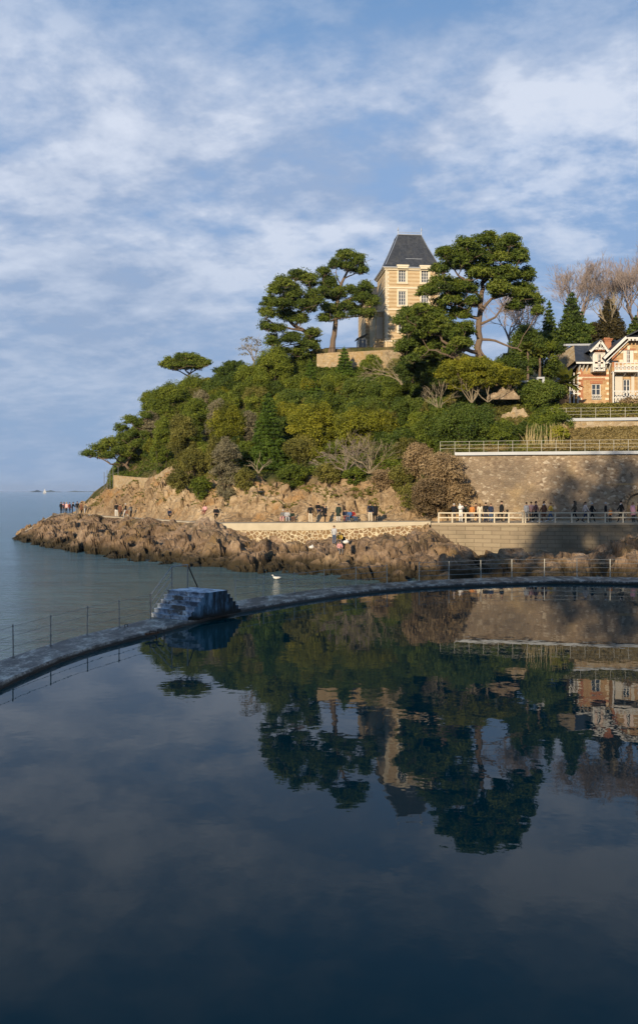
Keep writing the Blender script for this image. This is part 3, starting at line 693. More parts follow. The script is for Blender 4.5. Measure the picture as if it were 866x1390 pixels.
# railing on terrace between pines
g=empty('terrace_railing',tuple(W(470,478,137.4)),label='dark low railing on the terrace wall beside the tall pine trunk',cat='railing'); o0=np.array(g.location)
b=MB(); b.tube([W(440,472.5,137.4)-o0,W(496,471.5,137.8)-o0],.04,4); b.build('rail',M['darkmetal'],g)
for px in range(440,500,9):
    b=MB(); b.tube([W(px,472.3,137.5)-o0,W(px,479.5,137.5)-o0],.035,4); b.build('post',M['darkmetal'],g)
# small terrace walls among the shrubs
def stub(px0,px1,yt,yb,D,label,mat='terrace'):
    b=MB(); n_=22; P=[W(p,yt,D)+np.array([0,.1*math.sin(i*.6),0]) for i,p in enumerate(np.linspace(px0,px1,n_))]; ribbon(b,P,[W(px0,yb,D)[2]]*n_,[P[0][2]-abs(i-n_/2)**2*.008+.16*math.sin(i*.9)+.07*math.sin(i*2.1) for i in range(n_)],.6)
    tag(b.build('garden_wall',M[mat]),label,'wall')
stub(664,705,527,542,100.5,'short rubble wall in shade right of the pale bare trunks','retain')
stub(684,718,554,572,98.6,'broken stone wall patch between the two dark shrubs above the walkway')
stub(570,606,528,541,115,'low pale wall fragment left of the flat-topped yellow green tree')
# balustrade fragments
for px0,px1,yt,yb,D,lab in ((697,716,517,523,101,'white stone bench slab at the edge of the villa garden'),(728,738,512,518,101,'small white stone block below the garden palms')):
    g=empty('stone_bench',tuple(W((px0+px1)/2,yb,D)),label=lab,cat='bench'); w_=(px1-px0)/F*D/2; h_=(yb-yt)/F*D
    b=MB(); b.box(-w_,w_,-.25,.25,h_*.6,h_); b.build('seat',M['fascia'],g)
    for s_ in (-1,1):
        b=MB(); b.box(s_*w_*.75-.12,s_*w_*.75+.12,-.18,.18,-.3,h_*.6-.003); b.build('leg',M['fascia'],g)

# promenade fence
pf=empty('promenade_fence',tuple(r4(720)),label='cream post and rail fence along the promenade edge',cat='fence'); o0=np.array(pf.location)
fp=[595,613.4,631.7,650.6,670.5,690,709,712.5,731.6,753,775.5,798,821,845,868,891,914,937,960]
for p in fp:
    q=r4(p,-1.1)-o0; b=MB(); b.box(q[0]-.06,q[0]+.06,q[1]-.06,q[1]+.06,q[2],q[2]+.98); b.build('post',M['cream'],pf)
for h in (.5,.93):
    for seg in (fp[:7],fp[7:]):
        b=MB()
        for p,q in zip(seg[:-1],seg[1:]): b.bar(r4(p,-1.1)-o0+(0,0,h),r4(q,-1.1)-o0+(0,0,h),.07,.10)
        b.build('rail',M['cream'],pf)

# ---------------- pool wall fittings
EOp=np.array(EO); 
def edge_at(px, inset=.16):
    pp=EOp[:,0]/EOp[:,1]*F+CX; s=np.where((EOp[:,1]>20)&(EOp[:,1]<60))[0]
    s=s[np.argsort(pp[s])]; x=np.interp(px,pp[s],EOp[s,0]); y=np.interp(px,pp[s],EOp[s,1])
    ip=EI[:,0]/EI[:,1]*F+CX; s2=np.where(EI[:,1]>20)[0]; k=np.argmin(np.hypot(EI[:,0]-x,EI[:,1]-y)); d=EI[k]-np.array([x,y]); d/=np.linalg.norm(d)
    return np.array([x+d[0]*inset,y+d[1]*inset,TOPZ-.03])
def pool_rail(name,posts,heights,hs,label,rad,mat,cable=.008):
    g=empty(name,tuple(edge_at(posts[0])),label=label,cat='railing'); o0=np.array(g.location)
    for i,p in enumerate(posts):
        q=edge_at(p)-o0; h=heights if not isinstance(heights,list) else heights[i]
        b=MB(); lean=.02*math.sin(i*2.1); b.tube([q,q+(lean*.5,0,h*.5),q+(lean,0,h)],[rad*1.15,rad,rad],7)
        b.tube([q,q+(0,0,.05)],rad*2.2,8)
        for hh in hs: b.tube([q+(lean*hh-.03,0,hh-.012),q+(lean*hh+.03,0,hh-.012)],rad*.6,5)
        b.build('post',M[mat],g)
    for hh in hs:
        b=MB(); pts=[]
        for p,p2 in zip(posts[:-1],posts[1:]):
            a_,c_=edge_at(p)-o0,edge_at(p2)-o0
            for u in (0,.25,.5,.75): q=a_*(1-u)+c_*u; pts.append(q+(0,0,hh-cable*2.2*4*u*(1-u)*(1 if rad<.0219 else .5)))
        pts.append(edge_at(posts[-1])-o0+(0,0,hh)); b.tube(pts,cable,5); b.build('cable' if rad<.022 else 'rail',M['metal'],g)
    return g
pool_rail('cable_fence',[-60,-20,13,64,114,158,200],1.08,[.36,.72,1.02],'thin posts with slack wires on the left stretch of the pool wall',.021,'rustmetal',.007)
pool_rail('cable_fence',[316,354,397,437,480,523],1.08,[.34,.68,1.02],'thin posts with wires on the pool wall just right of the blue steps',.0215,'palemetal',.011)
pool_rail('pool_railing',[567,607,651,693,737,782,827,873,920,968],1.12,[.30,.60,.88,1.10],'grey steel railing with four rails on the right stretch of the pool wall',.024,'palemetal',.012)

# blue stepped block
u=np.array([.58,.815]); u/=np.linalg.norm(u); ang=math.atan2(u[1],u[0])
sb=empty('stepped_block',(-5.36,38.15,TOPZ-.02),rz=ang,label='worn blue concrete stepped block with handrail on the pool wall',cat='steps')
NS=6; rise=.175; tr=.20; Ltot=3.35; Wd=2.15
body=MB(); side=MB()
for k in range(NS):
    x0=k*tr; x1=Ltot-k*tr*.9
    z0=k*rise; z1=(k+1)*rise; yi=0.0
    j=.012*math.sin(k*3.1)
    body.add([(x0,yi,z0),(x1,yi,z0),(x1,Wd,z0),(x0,Wd,z0),(x0+j,yi,z1),(x1,yi,z1),(x1,Wd,z1),(x0+j,Wd,z1)],
             [(4,5,6,7),(3,0,4,7),(1,2,6,5),(2,3,7,6)])
    side.add([(x0,0,z0),(x1,0,z0),(x1,0,z1),(x0+j,0,z1)],[(0,1,2,3)])
body.build('steps',M['blue'],sb); side.build('stained_side',M['darkblue'],sb)
b=MB(); lip=MB()
for k in range(NS):
    x0=k*tr; z1=(k+1)*rise; lip.box(x0-.02,x0+.03,-.015,Wd+.012,z1-.035,z1+.006)
lip.build('step_nosing',M['blue'],sb)
hr=MB(); yb=Wd-.05; top=NS*rise
A=(-.02,yb,0); Bq=(1.25,yb,top+1.0); C=(2.15,yb,top+1.02)
hr.tube([(-.02,yb,0),(-.02,yb,.95)],.024,6); hr.tube([(1.22,yb,top-.1),(1.22,yb,top+1.)],.026,6); hr.tube([(2.2,yb,top-.1),(2.2,yb,top+1.02)],.03,6)
hr.tube([(-.02,yb,.95),(1.22,yb,top+1.0),(2.2,yb,top+1.02)],.024,6)
hr.tube([(-.02,yb,.62),(1.22,yb,top+.66)],.018,6); hr.tube([(-.02,yb,.3),(1.22,yb,top+.33)],.018,6)
hr.build('handrail',M['metal'],sb)
hr=MB(); hr.tube([(2.2,yb,top+1.02),(3.25,yb,.35)],.028,6); hr.build('dark_stay',M['darkmetal'],sb)
# ladder grips
for (px,py,h,s_,lab) in ((170,851.5,.10,.13,'small dark iron loop on the pool wall near its outer edge'),(203,860.5,.09,.2,'rusty ladder grip on the pool wall left of the blue steps')):
    D=5.32*F/(py-HY); q=W(px,py,D); b=MB(); d=np.array([u[0],u[1],0])*s_
    if h>.095: b.tube([(0,0,-.02),(0,0,h),tuple(d+(0,0,h)),tuple(d+(0,0,-.02))],.018,5); b.build('mooring_loop',M['darkmetal'],loc=tuple(q)); tag(bpy.context.scene.objects['mooring_loop'],lab,'mooring loop')
    else:
        nrm=np.array([u[1],-u[0],0])
        g=empty('pool_ladder',tuple(q),label=lab,cat='ladder')
        for s2,nm in ((0,0),(1,0)):
            base=d*2*s2; b=MB(); b.tube([base+nrm*.02+(0,0,.0),base+nrm*.04+(0,0,.12),base+nrm*.34+(0,0,.12),base+nrm*.38+(0,0,-.05),base+nrm*.38+(0,0,-.9)],.022,6); b.build('side_rail',M['darkmetal'],g)
        for z in (-.22,-.5,-.8):
            b=MB(); b.tube([nrm*.38+(0,0,z),d*2+nrm*.38+(0,0,z)],.018,5); b.build('rung',M['darkmetal'],g)
        b=MB(); b.obox(d-nrm*.05+(0,0,-.0),u,.3,.08,.03); b.build('foot_plate',M['rust'],g)
# standing stone at the end of the promenade
b=MB(); nn=9
V=[];
for j,(z,r_) in enumerate(((-.6,.75),(.2,.72),(.8,.55),(1.35,.30),(1.62,.06))):
    for i in range(nn):
        a_=2*PI*i/nn; k=1+.2*math.sin(i*2.7+j); V.append((r_*k*math.cos(a_)*.9,r_*k*math.sin(a_)*.6,z))
b.add(V,[(j*nn+i,j*nn+(i+1)%nn,(j+1)*nn+(i+1)%nn,(j+1)*nn+i) for j in range(4) for i in range(nn)]+[tuple(4*nn+i for i in range(nn))])
o=b.build('standing_stone',M['cliff'],loc=tuple(path_at(596,.75))); tag(o,'pointed yellowish boulder at the left end of the promenade fence','boulder')

# gull and sailboat
def gull(loc,rz,s,lab,grp=None):
    g=empty('gull',loc,rz,lab,'gull',grp)
    b=MB(); b.tube([(-.26,0,.09),(-.16,0,.08),(0,0,.07),(.12,0,.09),(.17,0,.17),(.20,0,.21)],[.01,.05,.085,.07,.035,.03],8); b.ball((.215,0,.225),(.042,.034,.036),8,6); b.build('body',M['white'],g,True)
    b=MB()
    for s_ in (-1,1): b.add([(.08,s_*.075,.11),(-.10,s_*.095,.12),(-.30,s_*.03,.11),(-.1,s_*.04,.155)],[(0,1,2,3)])
    b.build('wings',M['gullgrey'],g)
    b=MB(); b.tube([(.25,0,.225),(.30,0,.215)],[.012,.004],5); b.build('beak',M['cream'],g)
    g.scale=(s,s,s); return g
M['gullgrey']=simple('gull_grey_feathers',(.30,.31,.33),(.45,.46,.48),5,.8)
gull((W(375,786,1)[0]*6.5*F/120,6.5*F/120,SEA),PI*.95,1.25,'white gull floating on the sea in front of the rocks')
D=2000.; sx=(61-CX)/F*D
g=empty('sailboat',(sx,D,SEA),.6,'distant white sailing boat near the horizon','boat')
b=MB(); b.add([(-3.5,-1,1),(2.5,-1.1,1),(4.5,0,1.2),(2.5,1.1,1),(-3.5,1,1),(-3,-.6,-.2),(2.5,-.6,-.2),(3.6,0,-.2),(2.5,.6,-.2),(-3,.6,-.2)],[(0,1,2,3,4),(0,5,6,1),(1,6,7,2),(2,7,8,3),(3,8,9,4),(4,9,5,0)]); b.build('hull',M['white'],g)
b=MB(); b.tube([(.5,0,1),(.5,0,11)],.08,6); b.build('mast',M['metal'],g)
b=MB(); b.add([(.4,0,1.8),(-3.4,.3,1.9),(-1.2,.35,6),(.4,0,10.8),(.45,.08,1.8),(-3.3,.38,1.9),(-1.1,.43,6),(.45,.08,10.8)],[(0,1,2,3),(7,6,5,4)]); b.build('mainsail',M['white'],g)
b=MB(); b.add([(.7,0,9.5),(4.2,0,1.4),(.9,.5,1.8),(.75,.06,9.4)],[(0,1,2),(3,2,1)]); b.build('jib',M['white'],g)
# ------------------------------------------------------------------ buildings
def holed_wall(b, x0,x1,z0,z1,holes,y,depth=.28,top=None):
    """front face at y, camera looks along +y; holes (xa,xb,za,zb) with reveals"""
    xs=sorted({x0,x1,*[h[0] for h in holes],*[h[1] for h in holes]}); zs=sorted({z0,z1,*[h[2] for h in holes],*[h[3] for h in holes]})
    for i in range(len(xs)-1):
        for j in range(len(zs)-1):
            cx_,cz_=(xs[i]+xs[i+1])/2,(zs[j]+zs[j+1])/2
            if any(h[0]<cx_<h[1] and h[2]<cz_<h[3] for h in holes): continue
            b.face([(xs[i],y,zs[j]),(xs[i+1],y,zs[j]),(xs[i+1],y,zs[j+1]),(xs[i],y,zs[j+1])])
    for xa,xb,za,zb in holes:
        yd=y+depth
        b.face([(xa,y,za),(xa,yd,za),(xa,yd,zb),(xa,y,zb)]); b.face([(xb,y,za),(xb,y,zb),(xb,yd,zb),(xb,yd,za)])
        b.face([(xa,y,zb),(xa,yd,zb),(xb,yd,zb),(xb,y,zb)]); b.face([(xa,y,za),(xb,y,za),(xb,yd,za),(xa,yd,za)])
def window(root,xa,xb,za,zb,y,mat='white',rows=3,cols=2,fr=.09,depth=.2):
    """recessed casement: frame mesh with pane child"""
    b=MB(); yy=y+depth-.10
    b.box(xa+.003,xa+fr,yy,yy+.08,za+.003,zb-.003); b.box(xb-fr,xb-.003,yy,yy+.08,za+.003,zb-.003)
    b.box(xa+fr+.002,xb-fr-.002,yy,yy+.08,zb-fr,zb-.004); b.box(xa+fr+.002,xb-fr-.002,yy,yy+.08,za+.004,za+fr)
    for c in range(1,cols):
        x=xa+(xb-xa)*c/cols; b.box(x-.045,x+.045,yy+.004,yy+.07,za+fr+.002,zb-fr-.002)
    for r_ in range(1,rows):
        z=za+(zb-za)*r_/rows; b.box(xa+fr+.002,xb-fr-.002,yy+.012,yy+.06,z-.022,z+.022)
    f=b.build('window',M[mat],root)
    g=MB(); g.face([(xa,yy+.055,za),(xb,yy+.055,za),(xb,yy+.055,zb),(xa,yy+.055,zb)]); g.build('pane',M['glass'],f); return f

# ---- tower house
TD=146.; tb0=W(560,476,TD)
tw=empty('tower_house',(tb0[0],tb0[1],26.6),rz=math.radians(5.5),label='tall square banded stone tower house with steep slate roof on the hilltop',cat='house')
hw=4.30; dp=8.2; ez=13.6; zb_=.85     # local z0=26.6 ; base seen at about .85
cols=[(-2.23,-1.08),(1.38,2.50)]
rowsz=[(11.55,13.62),(7.95,10.15),(3.85,6.35)]
holes=[(a,c,z0,min(z1,ez-.02)) for a,c in cols for z0,z1 in rowsz]
b=MB(); holed_wall(b,-hw,hw,2.2,ez,[(h[0],h[1],h[2],h[3]) for h in holes],0)
# sides and back
b.face([(-hw,dp,2.2),(-hw,0,2.2),(-hw,0,ez),(-hw,dp,ez)]); b.face([(hw,0,2.2),(hw,dp,2.2),(hw,dp,ez),(hw,0,ez)]); b.face([(hw,dp,2.2),(-hw,dp,2.2),(-hw,dp,ez),(hw,dp,ez)])
b.build('wall',M['banded'],tw)
b=MB(); b.box(-hw-.06,hw+.06,-.06,dp,-.6,2.19); b.build('plinth',M['ashlar'],tw)
for z,pr in ((2.2,.10),(7.15,.09),(10.55,.09)):
    b=MB()
    b.box(-hw-pr,hw+pr,-pr,-.004,z,z+.22); b.box(-hw-pr,-hw-.004,-.002,dp,z,z+.22); b.box(hw+.004,hw+pr,-.002,dp,z,z+.22)
    b.build('string_course',M['stone_trim'],tw)
for s_ in (-1,1):
    b=MB(); k=0; z=2.25
    while z<ez-.4:
        w_=.55 if k%2 else .36
        xa,xb=(s_*hw,s_*(hw-w_)); b.box(min(xa,xb)-(.03 if s_<0 else 0),max(xa,xb)+(.03 if s_>0 else 0),-.035,-.003,z,z+.28)
        if s_<0: b.box(-hw-.035,-hw-.003,-.002,.4+.2*(k%2),z,z+.28)
        z+=.32; k+=1
    b.build('quoins',M['stone_trim'],tw)
b=MB(); b.box(-hw-.38,hw+.38,-.38,dp+.38,ez,ez+.28); b.box(-hw-.22,hw+.22,-.22,dp+.22,ez-.2,ez-.002); b.build('cornice',M['stone_trim'],tw)
b=MB(); b.box(-hw-.48,hw+.48,-.50,-.383,ez+.12,ez+.26); b.box(-hw-.50,-hw-.383,-.383,dp+.4,ez+.12,ez+.26); b.build('gutter',M['lead'],tw)
# bell-cast pavilion roof
prof=[(.46,0),(-.02,.35),(-.38,1.1),(-1.55,3.6),(-2.42,5.75)]
b=MB(); L_=[]
for off,z in prof: L_.append([(-hw-off,-off,ez+.283+z),(hw+off,-off,ez+.283+z),(hw+off,dp+off,ez+.283+z),(-hw-off,dp+off,ez+.283+z)])
for a,c in zip(L_[:-1],L_[1:]):
    for i in range(4): b.face([a[i],a[(i+1)%4],c[(i+1)%4],c[i]])
b.face(L_[-1]); rf=b.build('roof',M['slate'],tw)
b=MB(); off,z=prof[-1]; zt=ez+.283+z
b.box(-hw-off-.08,hw+off+.08,-off-.08,dp+off+.08,zt+.004,zt+.10)
for i in range(4):
    for a,c in zip(L_[1:-1],L_[2:]): b.bar(np.array(a[i])+(0,-.02,.02),np.array(c[i])+(0,-.02,.02),.11,.06)
b.build('ridge_lead',M['lead'],rf)
b=MB(); 
for i in range(15):
    x=-hw-off+.05+(2*(hw+off)-.1)*i/14; b.bar((x,-off,zt+.1),(x,-off,zt+.42),.03)
b.bar((-hw-off,-off,zt+.42),(hw+off,-off,zt+.42),.05)
b.build('cresting',M['lead'],rf)
for s_ in (-1,1):
    b=MB(); x=s_*(hw+off); b.tube([(x,-off,zt),(x,-off,zt+.6),(x,-off,zt+.75),(x,-off,zt+1.25)],[.06,.05,.11,.02],6); b.build('finial',M['lead'],rf)
b=MB(); b.box(-1.0,1.6,-.02+.9-1.0,.02,ez+1.75,ez+1.83); 
b.build('snow_guard',M['lead'],rf)
bpy.data.objects['snow_guard'].location=(0,.68,0)
for a,c in cols:
    for ri,(z0,z1) in enumerate(rowsz):
        b=MB(); t_=.26
        b.box(a-t_,a-.003,-.07,-.003,z0-.1,z1+.02); b.box(c+.003,c+t_,-.07,-.003,z0-.1,z1+.02); b.box(a-t_-.06,c+t_+.06,-.14,-.003,z0-.28,z0-.103)
        if ri==0:
            b.box(a-t_-.12,c+t_+.12,-.62,-.03,z1+.03+.235,z1+.30+.235)   # head breaks into the eaves
            b.box(a-t_,c+t_,-.55,-.383,z1-.02,z1+.26)
        else: b.box(a-t_,c+t_,-.07,-.003,z1+.023,z1+.30)
        b.build('window_surround',M['stone_trim'],tw)
        window(tw,a,c,z0,min(z1,ez-.02),0,rows=4,cols=3)
# side bay and lower wing to the left
b=MB(); b.box(-hw-1.25,-hw-.004,2.2,dp+3,-.6,7.2); b.build('side_bay',M['ashlar'],tw)
b=MB(); b.box(-hw-1.45,-hw-.003,2.0,dp+3.2,7.203,7.45); b.box(-hw-1.33,-hw-1.253,2.1,dp+3,2.2,2.42); b.build('bay_cornice',M['stone_trim'],tw)
b=MB(); b.box(-hw-1.1,-hw-.12,2.195-.03,2.197,3.0,6.4); b.build('blind_panel',M['plaster'],tw)
b=MB(); b.box(-hw-1.9,-hw+.3,dp+.5,dp+9,-.6,10.2); wg=b.build('rear_wing',M['banded'],tw)
b=MB(); x0,x1,y0,y1,z=-hw-2.2,-hw+.6,dp+.2,dp+9.3,10.2
b.add([(x0,y0,z+.003),(x1,y0,z+.003),(x1,y1,z+.003),(x0,y1,z+.003),(x0+.9,y0+.9,z+2.6),(x1,y0+.9,z+2.6),(x1,y1-.9,z+2.6),(x0+.9,y1-.9,z+2.6)],[(0,1,5,4),(1,2,6,5),(2,3,7,6),(3,0,4,7),(4,5,6,7),(0,3,2,1)]); b.build('wing_roof',M['slate'],wg)
b=MB(); b.tube([(-hw+.12,-.09,.3),(-hw+.12,-.09,ez-.2)],.055,6); b.build('drainpipe',M['stone_trim'],tw)
# small glazed porch left of the tower
pq=W(492,478,147.5)
pr=empty('garden_pavilion',(pq[0],pq[1],26.9),rz=math.radians(5),label='small dark glazed lean-to beside the left foot of the tower house',cat='outbuilding')
b=MB()
for x in (-.62,0,.62): b.box(x-.05,x+.05,0,.1,0,2.6)
b.box(-.67,.67,0.002,.098,0,.45); b.box(-.67,.67,-.01,.09,2.55,2.68); b.box(-.67,-.57,.1,2.2,0,2.5); b.build('frame',M['white'],pr)
b=MB(); b.box(-.61,.61,.04,.06,.45,2.55); b.build('pane',M['glass'],pr)
b=MB(); b.add([(-.95,-.3,2.55),(.75,-.3,3.35),(.75,2.4,3.35),(-.95,2.4,2.55),(-.95,-.3,2.68),(.75,-.3,3.48),(.75,2.4,3.48),(-.95,2.4,2.68)],[(0,3,2,1),(4,5,6,7),(0,1,5,4),(1,2,6,5),(2,3,7,6),(3,0,4,7)]); b.build('roof',M['slate'],pr)

# ---- brick villa
VD=108.; m_=VD/F
vx=lambda px:(px-784.5)*m_; vz=lambda py: H-(py-HY)*m_-15.4
v0=W(784.5,666,VD)
vl=empty('brick_villa',(v0[0],VD,15.4),rz=0,label='brick seaside villa with white balconies and lace bargeboards beyond the hedge',cat='house')
# left wing
b=MB(); xL,xR=0.,vx(826); zt=vz(495); hs=[(vx(802.4),vx(815),vz(543),vz(521))]
holed_wall(b,xL,xR,-.5,zt,hs,0); b.face([(xL,9,-.5),(xL,0,-.5),(xL,0,zt),(xL,9,zt)]); b.face([(xR,9,-.5),(xL,9,-.5),(xL,9,zt),(xR,9,zt)])
lwg=b.build('left_wing_wall',M['brick'],vl)
def quoin(b,x,z0,z1,side,y=0):
    k=0; z=z0
    while z<z1-.2:
        w_=.42 if k%2 else .26; xa,xb=(x,x+w_) if side>0 else (x-w_,x)
        b.box(xa,xb,y-.03,y-.003,z,z+.27); z+=.60; k+=1
b=MB(); quoin(b,xL,0,zt,1); quoin(b,xR-.02,0,zt,-1)
for k in range(22):
    x=xL+.15+k*(xR-.3)/21; b.box(x-.045,x+.045,-.06,-.003,vz(513.2),vz(511.5))
b.build('stone_quoins',M['stone_trim'],vl)
b=MB(); b.box(xL,xL+.55,-.02,-.004,0,zt); b.box(xL+.56,xR,-.025,-.004,vz(511.4),vz(508)); b.box(xL+.56,xR,-.025,-.004,vz(516),vz(513.3)); b.box(vx(800),vx(817.4),-.045,-.004,vz(520.9),vz(517)); b.build('red_brick_trim',M['redbrick'],vl)
window(vl,hs[0][0],hs[0][1],hs[0][2],hs[0][3],0,rows=3,cols=2)
b=MB()
for z in (vz(541.2),vz(537)): b.bar((vx(802),-.12,z),(vx(815.5),-.12,z),.05)
for k in range(4):
    xa=vx(802.4)+k*(vx(815)-vx(802.4))/4; xb=xa+(vx(815)-vx(802.4))/4; b.bar((xa,-.12,vz(541)),(xb,-.12,vz(537)),.04); b.bar((xa,-.12,vz(537)),(xb,-.12,vz(541)),.04)
b.build('window_guard',M['white'],vl)
# left roof: steep slate with a pale hip end
b=MB(); z0=vz(491.5); zr=vz(464); xa,xb=vx(773.6),vx(835); y0=-1.0; yr=2.6
b.face([(xa+.3,y0,z0),(xb,y0,z0),(xb,yr,zr),(vx(787),yr,zr)]); b.face([(vx(787),yr+.02,zr),(xb,yr+.02,zr),(xb,9.5,z0),(xa,9.5,z0)])
b.face([(xa+.3,y0,z0-.12),(xb,y0,z0-.12),(xb,y0,z0),(xa+.3,y0,z0)])
rf=b.build('left_roof',M['slate'],vl)
b=MB(); b.face([(xa+.3,y0+.02,z0),(vx(787),yr,zr),(vx(772),6.5,vz(466)),(vx(772),6.5,z0-1)]); b.build('hip_end',M['terrace'],rf)
b=MB(); b.bar((vx(772),yr+.2,zr+.05),(xb,yr-.02,zr+.1),.35,.22); b.build('ridge_capping',M['lead'],rf)
b=MB()
for k in range(9):
    x=xL+.05+k*(xR-.1)/8
    if vx(800)<x<vx(817): continue
    b.add([(x-.06,0,z0-1.1),(x+.06,0,z0-1.1),(x+.06,0,z0-.15),(x-.06,0,z0-.15),(x-.06,-.85,z0-.2),(x+.06,-.85,z0-.2),(x-.06,-.75,z0-.38),(x+.06,-.75,z0-.38)],[(3,2,5,4),(0,6,7,1),(4,5,7,6),(0,3,4,6),(1,7,5,2)])
b.box(xa+.4,xb-1.0,y0-.05,y0+.03,z0-.32,z0-.125)
b.build('eave_brackets',M['white'],vl)
# left side veranda
b=MB(); b.add([(vx(767),-.2,vz(511)),(0,-.2,vz(492)),(0,5,vz(492)),(vx(767),5,vz(511)),(vx(767),-.2,vz(512.2)),(0,-.2,vz(493.2)),(0,5,vz(493.2)),(vx(767),5,vz(512.2))],[(0,1,2,3),(4,7,6,5),(0,4,5,1),(0,3,7,4)]); b.build('veranda_roof',M['slate'],vl)
b=MB(); 
for x in (vx(773),vx(778.5),-.06): b.box(x-.05,x+.05,-.05,.05,-.3,vz(506))
for z in (vz(534),vz(523)): b.box(vx(773)+.052,-.115,-.04,.04,z-.05,z+.05)
for k in range(2):
    xa_=vx(773)+k*.47+.06; b.bar((xa_,0,vz(533.5)),(xa_+.42,0,vz(523.5)),.05); b.bar((xa_,0.001,vz(523.5)),(xa_+.42,0.001,vz(533.5)),.05)
b.build('veranda_railing',M['white'],vl)
b=MB(); b.box(vx(771),-.12,1.6,4.8,-.5,vz(512.5)); b.build('veranda_wall',M['bark_dark'],vl)
# dormer
dx0,dx1=vx(800.5),vx(817); dz0,dz1=vz(506),vz(480)
b=MB(); holed_wall(b,dx0,dx1,dz0,dz1,[(vx(803),vx(814.6),vz(503.5),vz(481.8))],-1.08); b.face([(dx0,2.,dz0),(dx0,-1.08,dz0),(dx0,-1.08,dz1),(dx0,2.,dz1)]); b.face([(dx1,-1.08,dz0),(dx1,2.,dz0),(dx1,2.,dz1),(dx1,-1.08,dz1)])
b.face([(dx0,-1.08,dz1),(dx1,-1.08,dz1),((dx0+dx1)/2,-1.08,vz(469.5))]); b.face([(dx0,-1.08,dz0),(dx1,-1.08,dz0),(dx1,0,dz0),(dx0,0,dz0)])
dm=b.build('dormer',M['white'],vl)
b=MB(); b.box(dx0+.05,dx1-.05,-1.13,-1.085,vz(480.3),vz(476.5)); b.build('dormer_brick_panel',M['redbrick'],dm)
b=MB(); ap=((dx0+dx1)/2,vz(465.8)); e0=(vx(794.5),vz(480.2)); e1=(vx(819),vz(480.2))
for (ex,ez_) in (e0,e1):
    b.bar((ex,-1.75,ez_),(ap[0],-1.75,ap[1]),.10,.30); 
b.bar((vx(798),-1.75,vz(476.8)),(vx(815.5),-1.75,vz(476.8)),.07,.10); b.bar((ap[0],-1.75,vz(476.8)),(ap[0],-1.75,ap[1]),.07,.10)
for k in (-1,1): b.bar((ap[0]+k*.55,-1.75,vz(476.8)),(ap[0]+k*.25,-1.75,vz(471.5)),.06,.08); b.bar((ap[0]+k*.05,-1.75,vz(476.5)),(ap[0]+k*.5,-1.75,vz(472)),.05,.07)
b.build('bargeboard',M['white'],dm)
b=MB()
for (ex,ez_) in (e0,e1):
    n_=.06; b.add([(ex,-1.85,ez_+.12),(ap[0],-1.85,ap[1]+.16),(ap[0],3.2,ap[1]+.16),(ex,3.2,ez_+.12),(ex,-1.85,ez_+.20),(ap[0],-1.85,ap[1]+.24),(ap[0],3.2,ap[1]+.24),(ex,3.2,ez_+.20)],[(0,1,2,3),(4,7,6,5),(0,4,5,1),(0,3,7,4)])
b.build('dormer_roof',M['slate'],dm)
wd=window(dm,vx(803),vx(814.6),vz(503.5),vz(481.8),-1.08,rows=3,cols=2)
b=MB()
for (xa_,xb_) in ((vx(803)+.02,vx(807.2)),(vx(811),vx(814.6)-.02)): b.box(xa_,xb_,-1.05,-1.02,vz(500.5),vz(482.3))
b.build('shutters',M['pinkshut'],dm)
b=MB(); 
for z in (vz(505),vz(500)): b.bar((vx(801.5),-1.25,z),(vx(816),-1.25,z),.06)
for k in range(2):
    cx_=vx(805.2)+k*.6; 
    for i in range(8): a_=2*PI*i/8; c_=2*PI*(i+1)/8; b.bar((cx_+.18*math.cos(a_),-1.25,vz(502.5)+.18*math.sin(a_)),(cx_+.18*math.cos(c_),-1.25,vz(502.5)+.18*math.sin(c_)),.04)
for x in (vx(801.5),vx(808.8),vx(816)): b.bar((x,-1.25,vz(505)),(x,-1.25,vz(500)),.05)
b.build('window_guard',M['white'],dm)
# right gabled wing
fx=-.9; rx0=vx(827); rx1=vx(905); zE=vz(461)
hs=[(vx(841.5),vx(856),vz(494.5),vz(477)),(vx(876),vx(890),vz(494.5),vz(477)),(vx(842),vx(851.5),vz(543),vz(516))]
b=MB(); holed_wall(b,vx(842),rx1,-.5,zE,hs,fx)
b.face([(rx0,fx,-.5),(vx(842),fx,-.5),(vx(842),fx,zE),(rx0,fx,vz(476))]); b.face([(rx0,9,-.5),(rx0,fx,-.5),(rx0,fx,vz(476)),(rx0,9,vz(476))]); b.face([(rx1,fx,-.5),(rx1,9,-.5),(rx1,9,zE),(rx1,fx,zE)])
b.build('right_wing_wall',M['brick'],vl)
b=MB(); quoin(b,rx0,0,vz(500),1,fx); quoin(b,rx1,0,zE,-1,fx)
for h in hs[:2]:
    for z in (h[2]+.1,h[3]-.35): b.box(h[0]-.42,h[0]-.01,fx-.05,fx-.003,z,z+.3); b.box(h[1]+.01,h[1]+.42,fx-.05,fx-.003,z,z+.3)
    b.box((h[0]+h[1])/2-.14,(h[0]+h[1])/2+.14,fx-.09,fx-.004,h[3]+.05,h[3]+.5)
b.box(vx(843.3),rx1,fx-.07,fx-.003,vz(498.5),vz(495.8)); b.build('stone_quoins',M['stone_trim'],vl)
for h in hs[:2]: b=MB(); b.box(h[0]-.2,h[1]+.2,fx-.06,fx-.004,h[3]+.02,h[3]+.22); b.build('brick_lintel',M['redbrick'],vl)
b=MB()
b.box(rx0+.003,rx0+.5,fx-.02,fx-.004,vz(500),vz(478)); b.build('red_brick_trim',M['redbrick'],vl)
for h in hs: window(vl,h[0],h[1],h[2],h[3],fx,rows=3,cols=2)
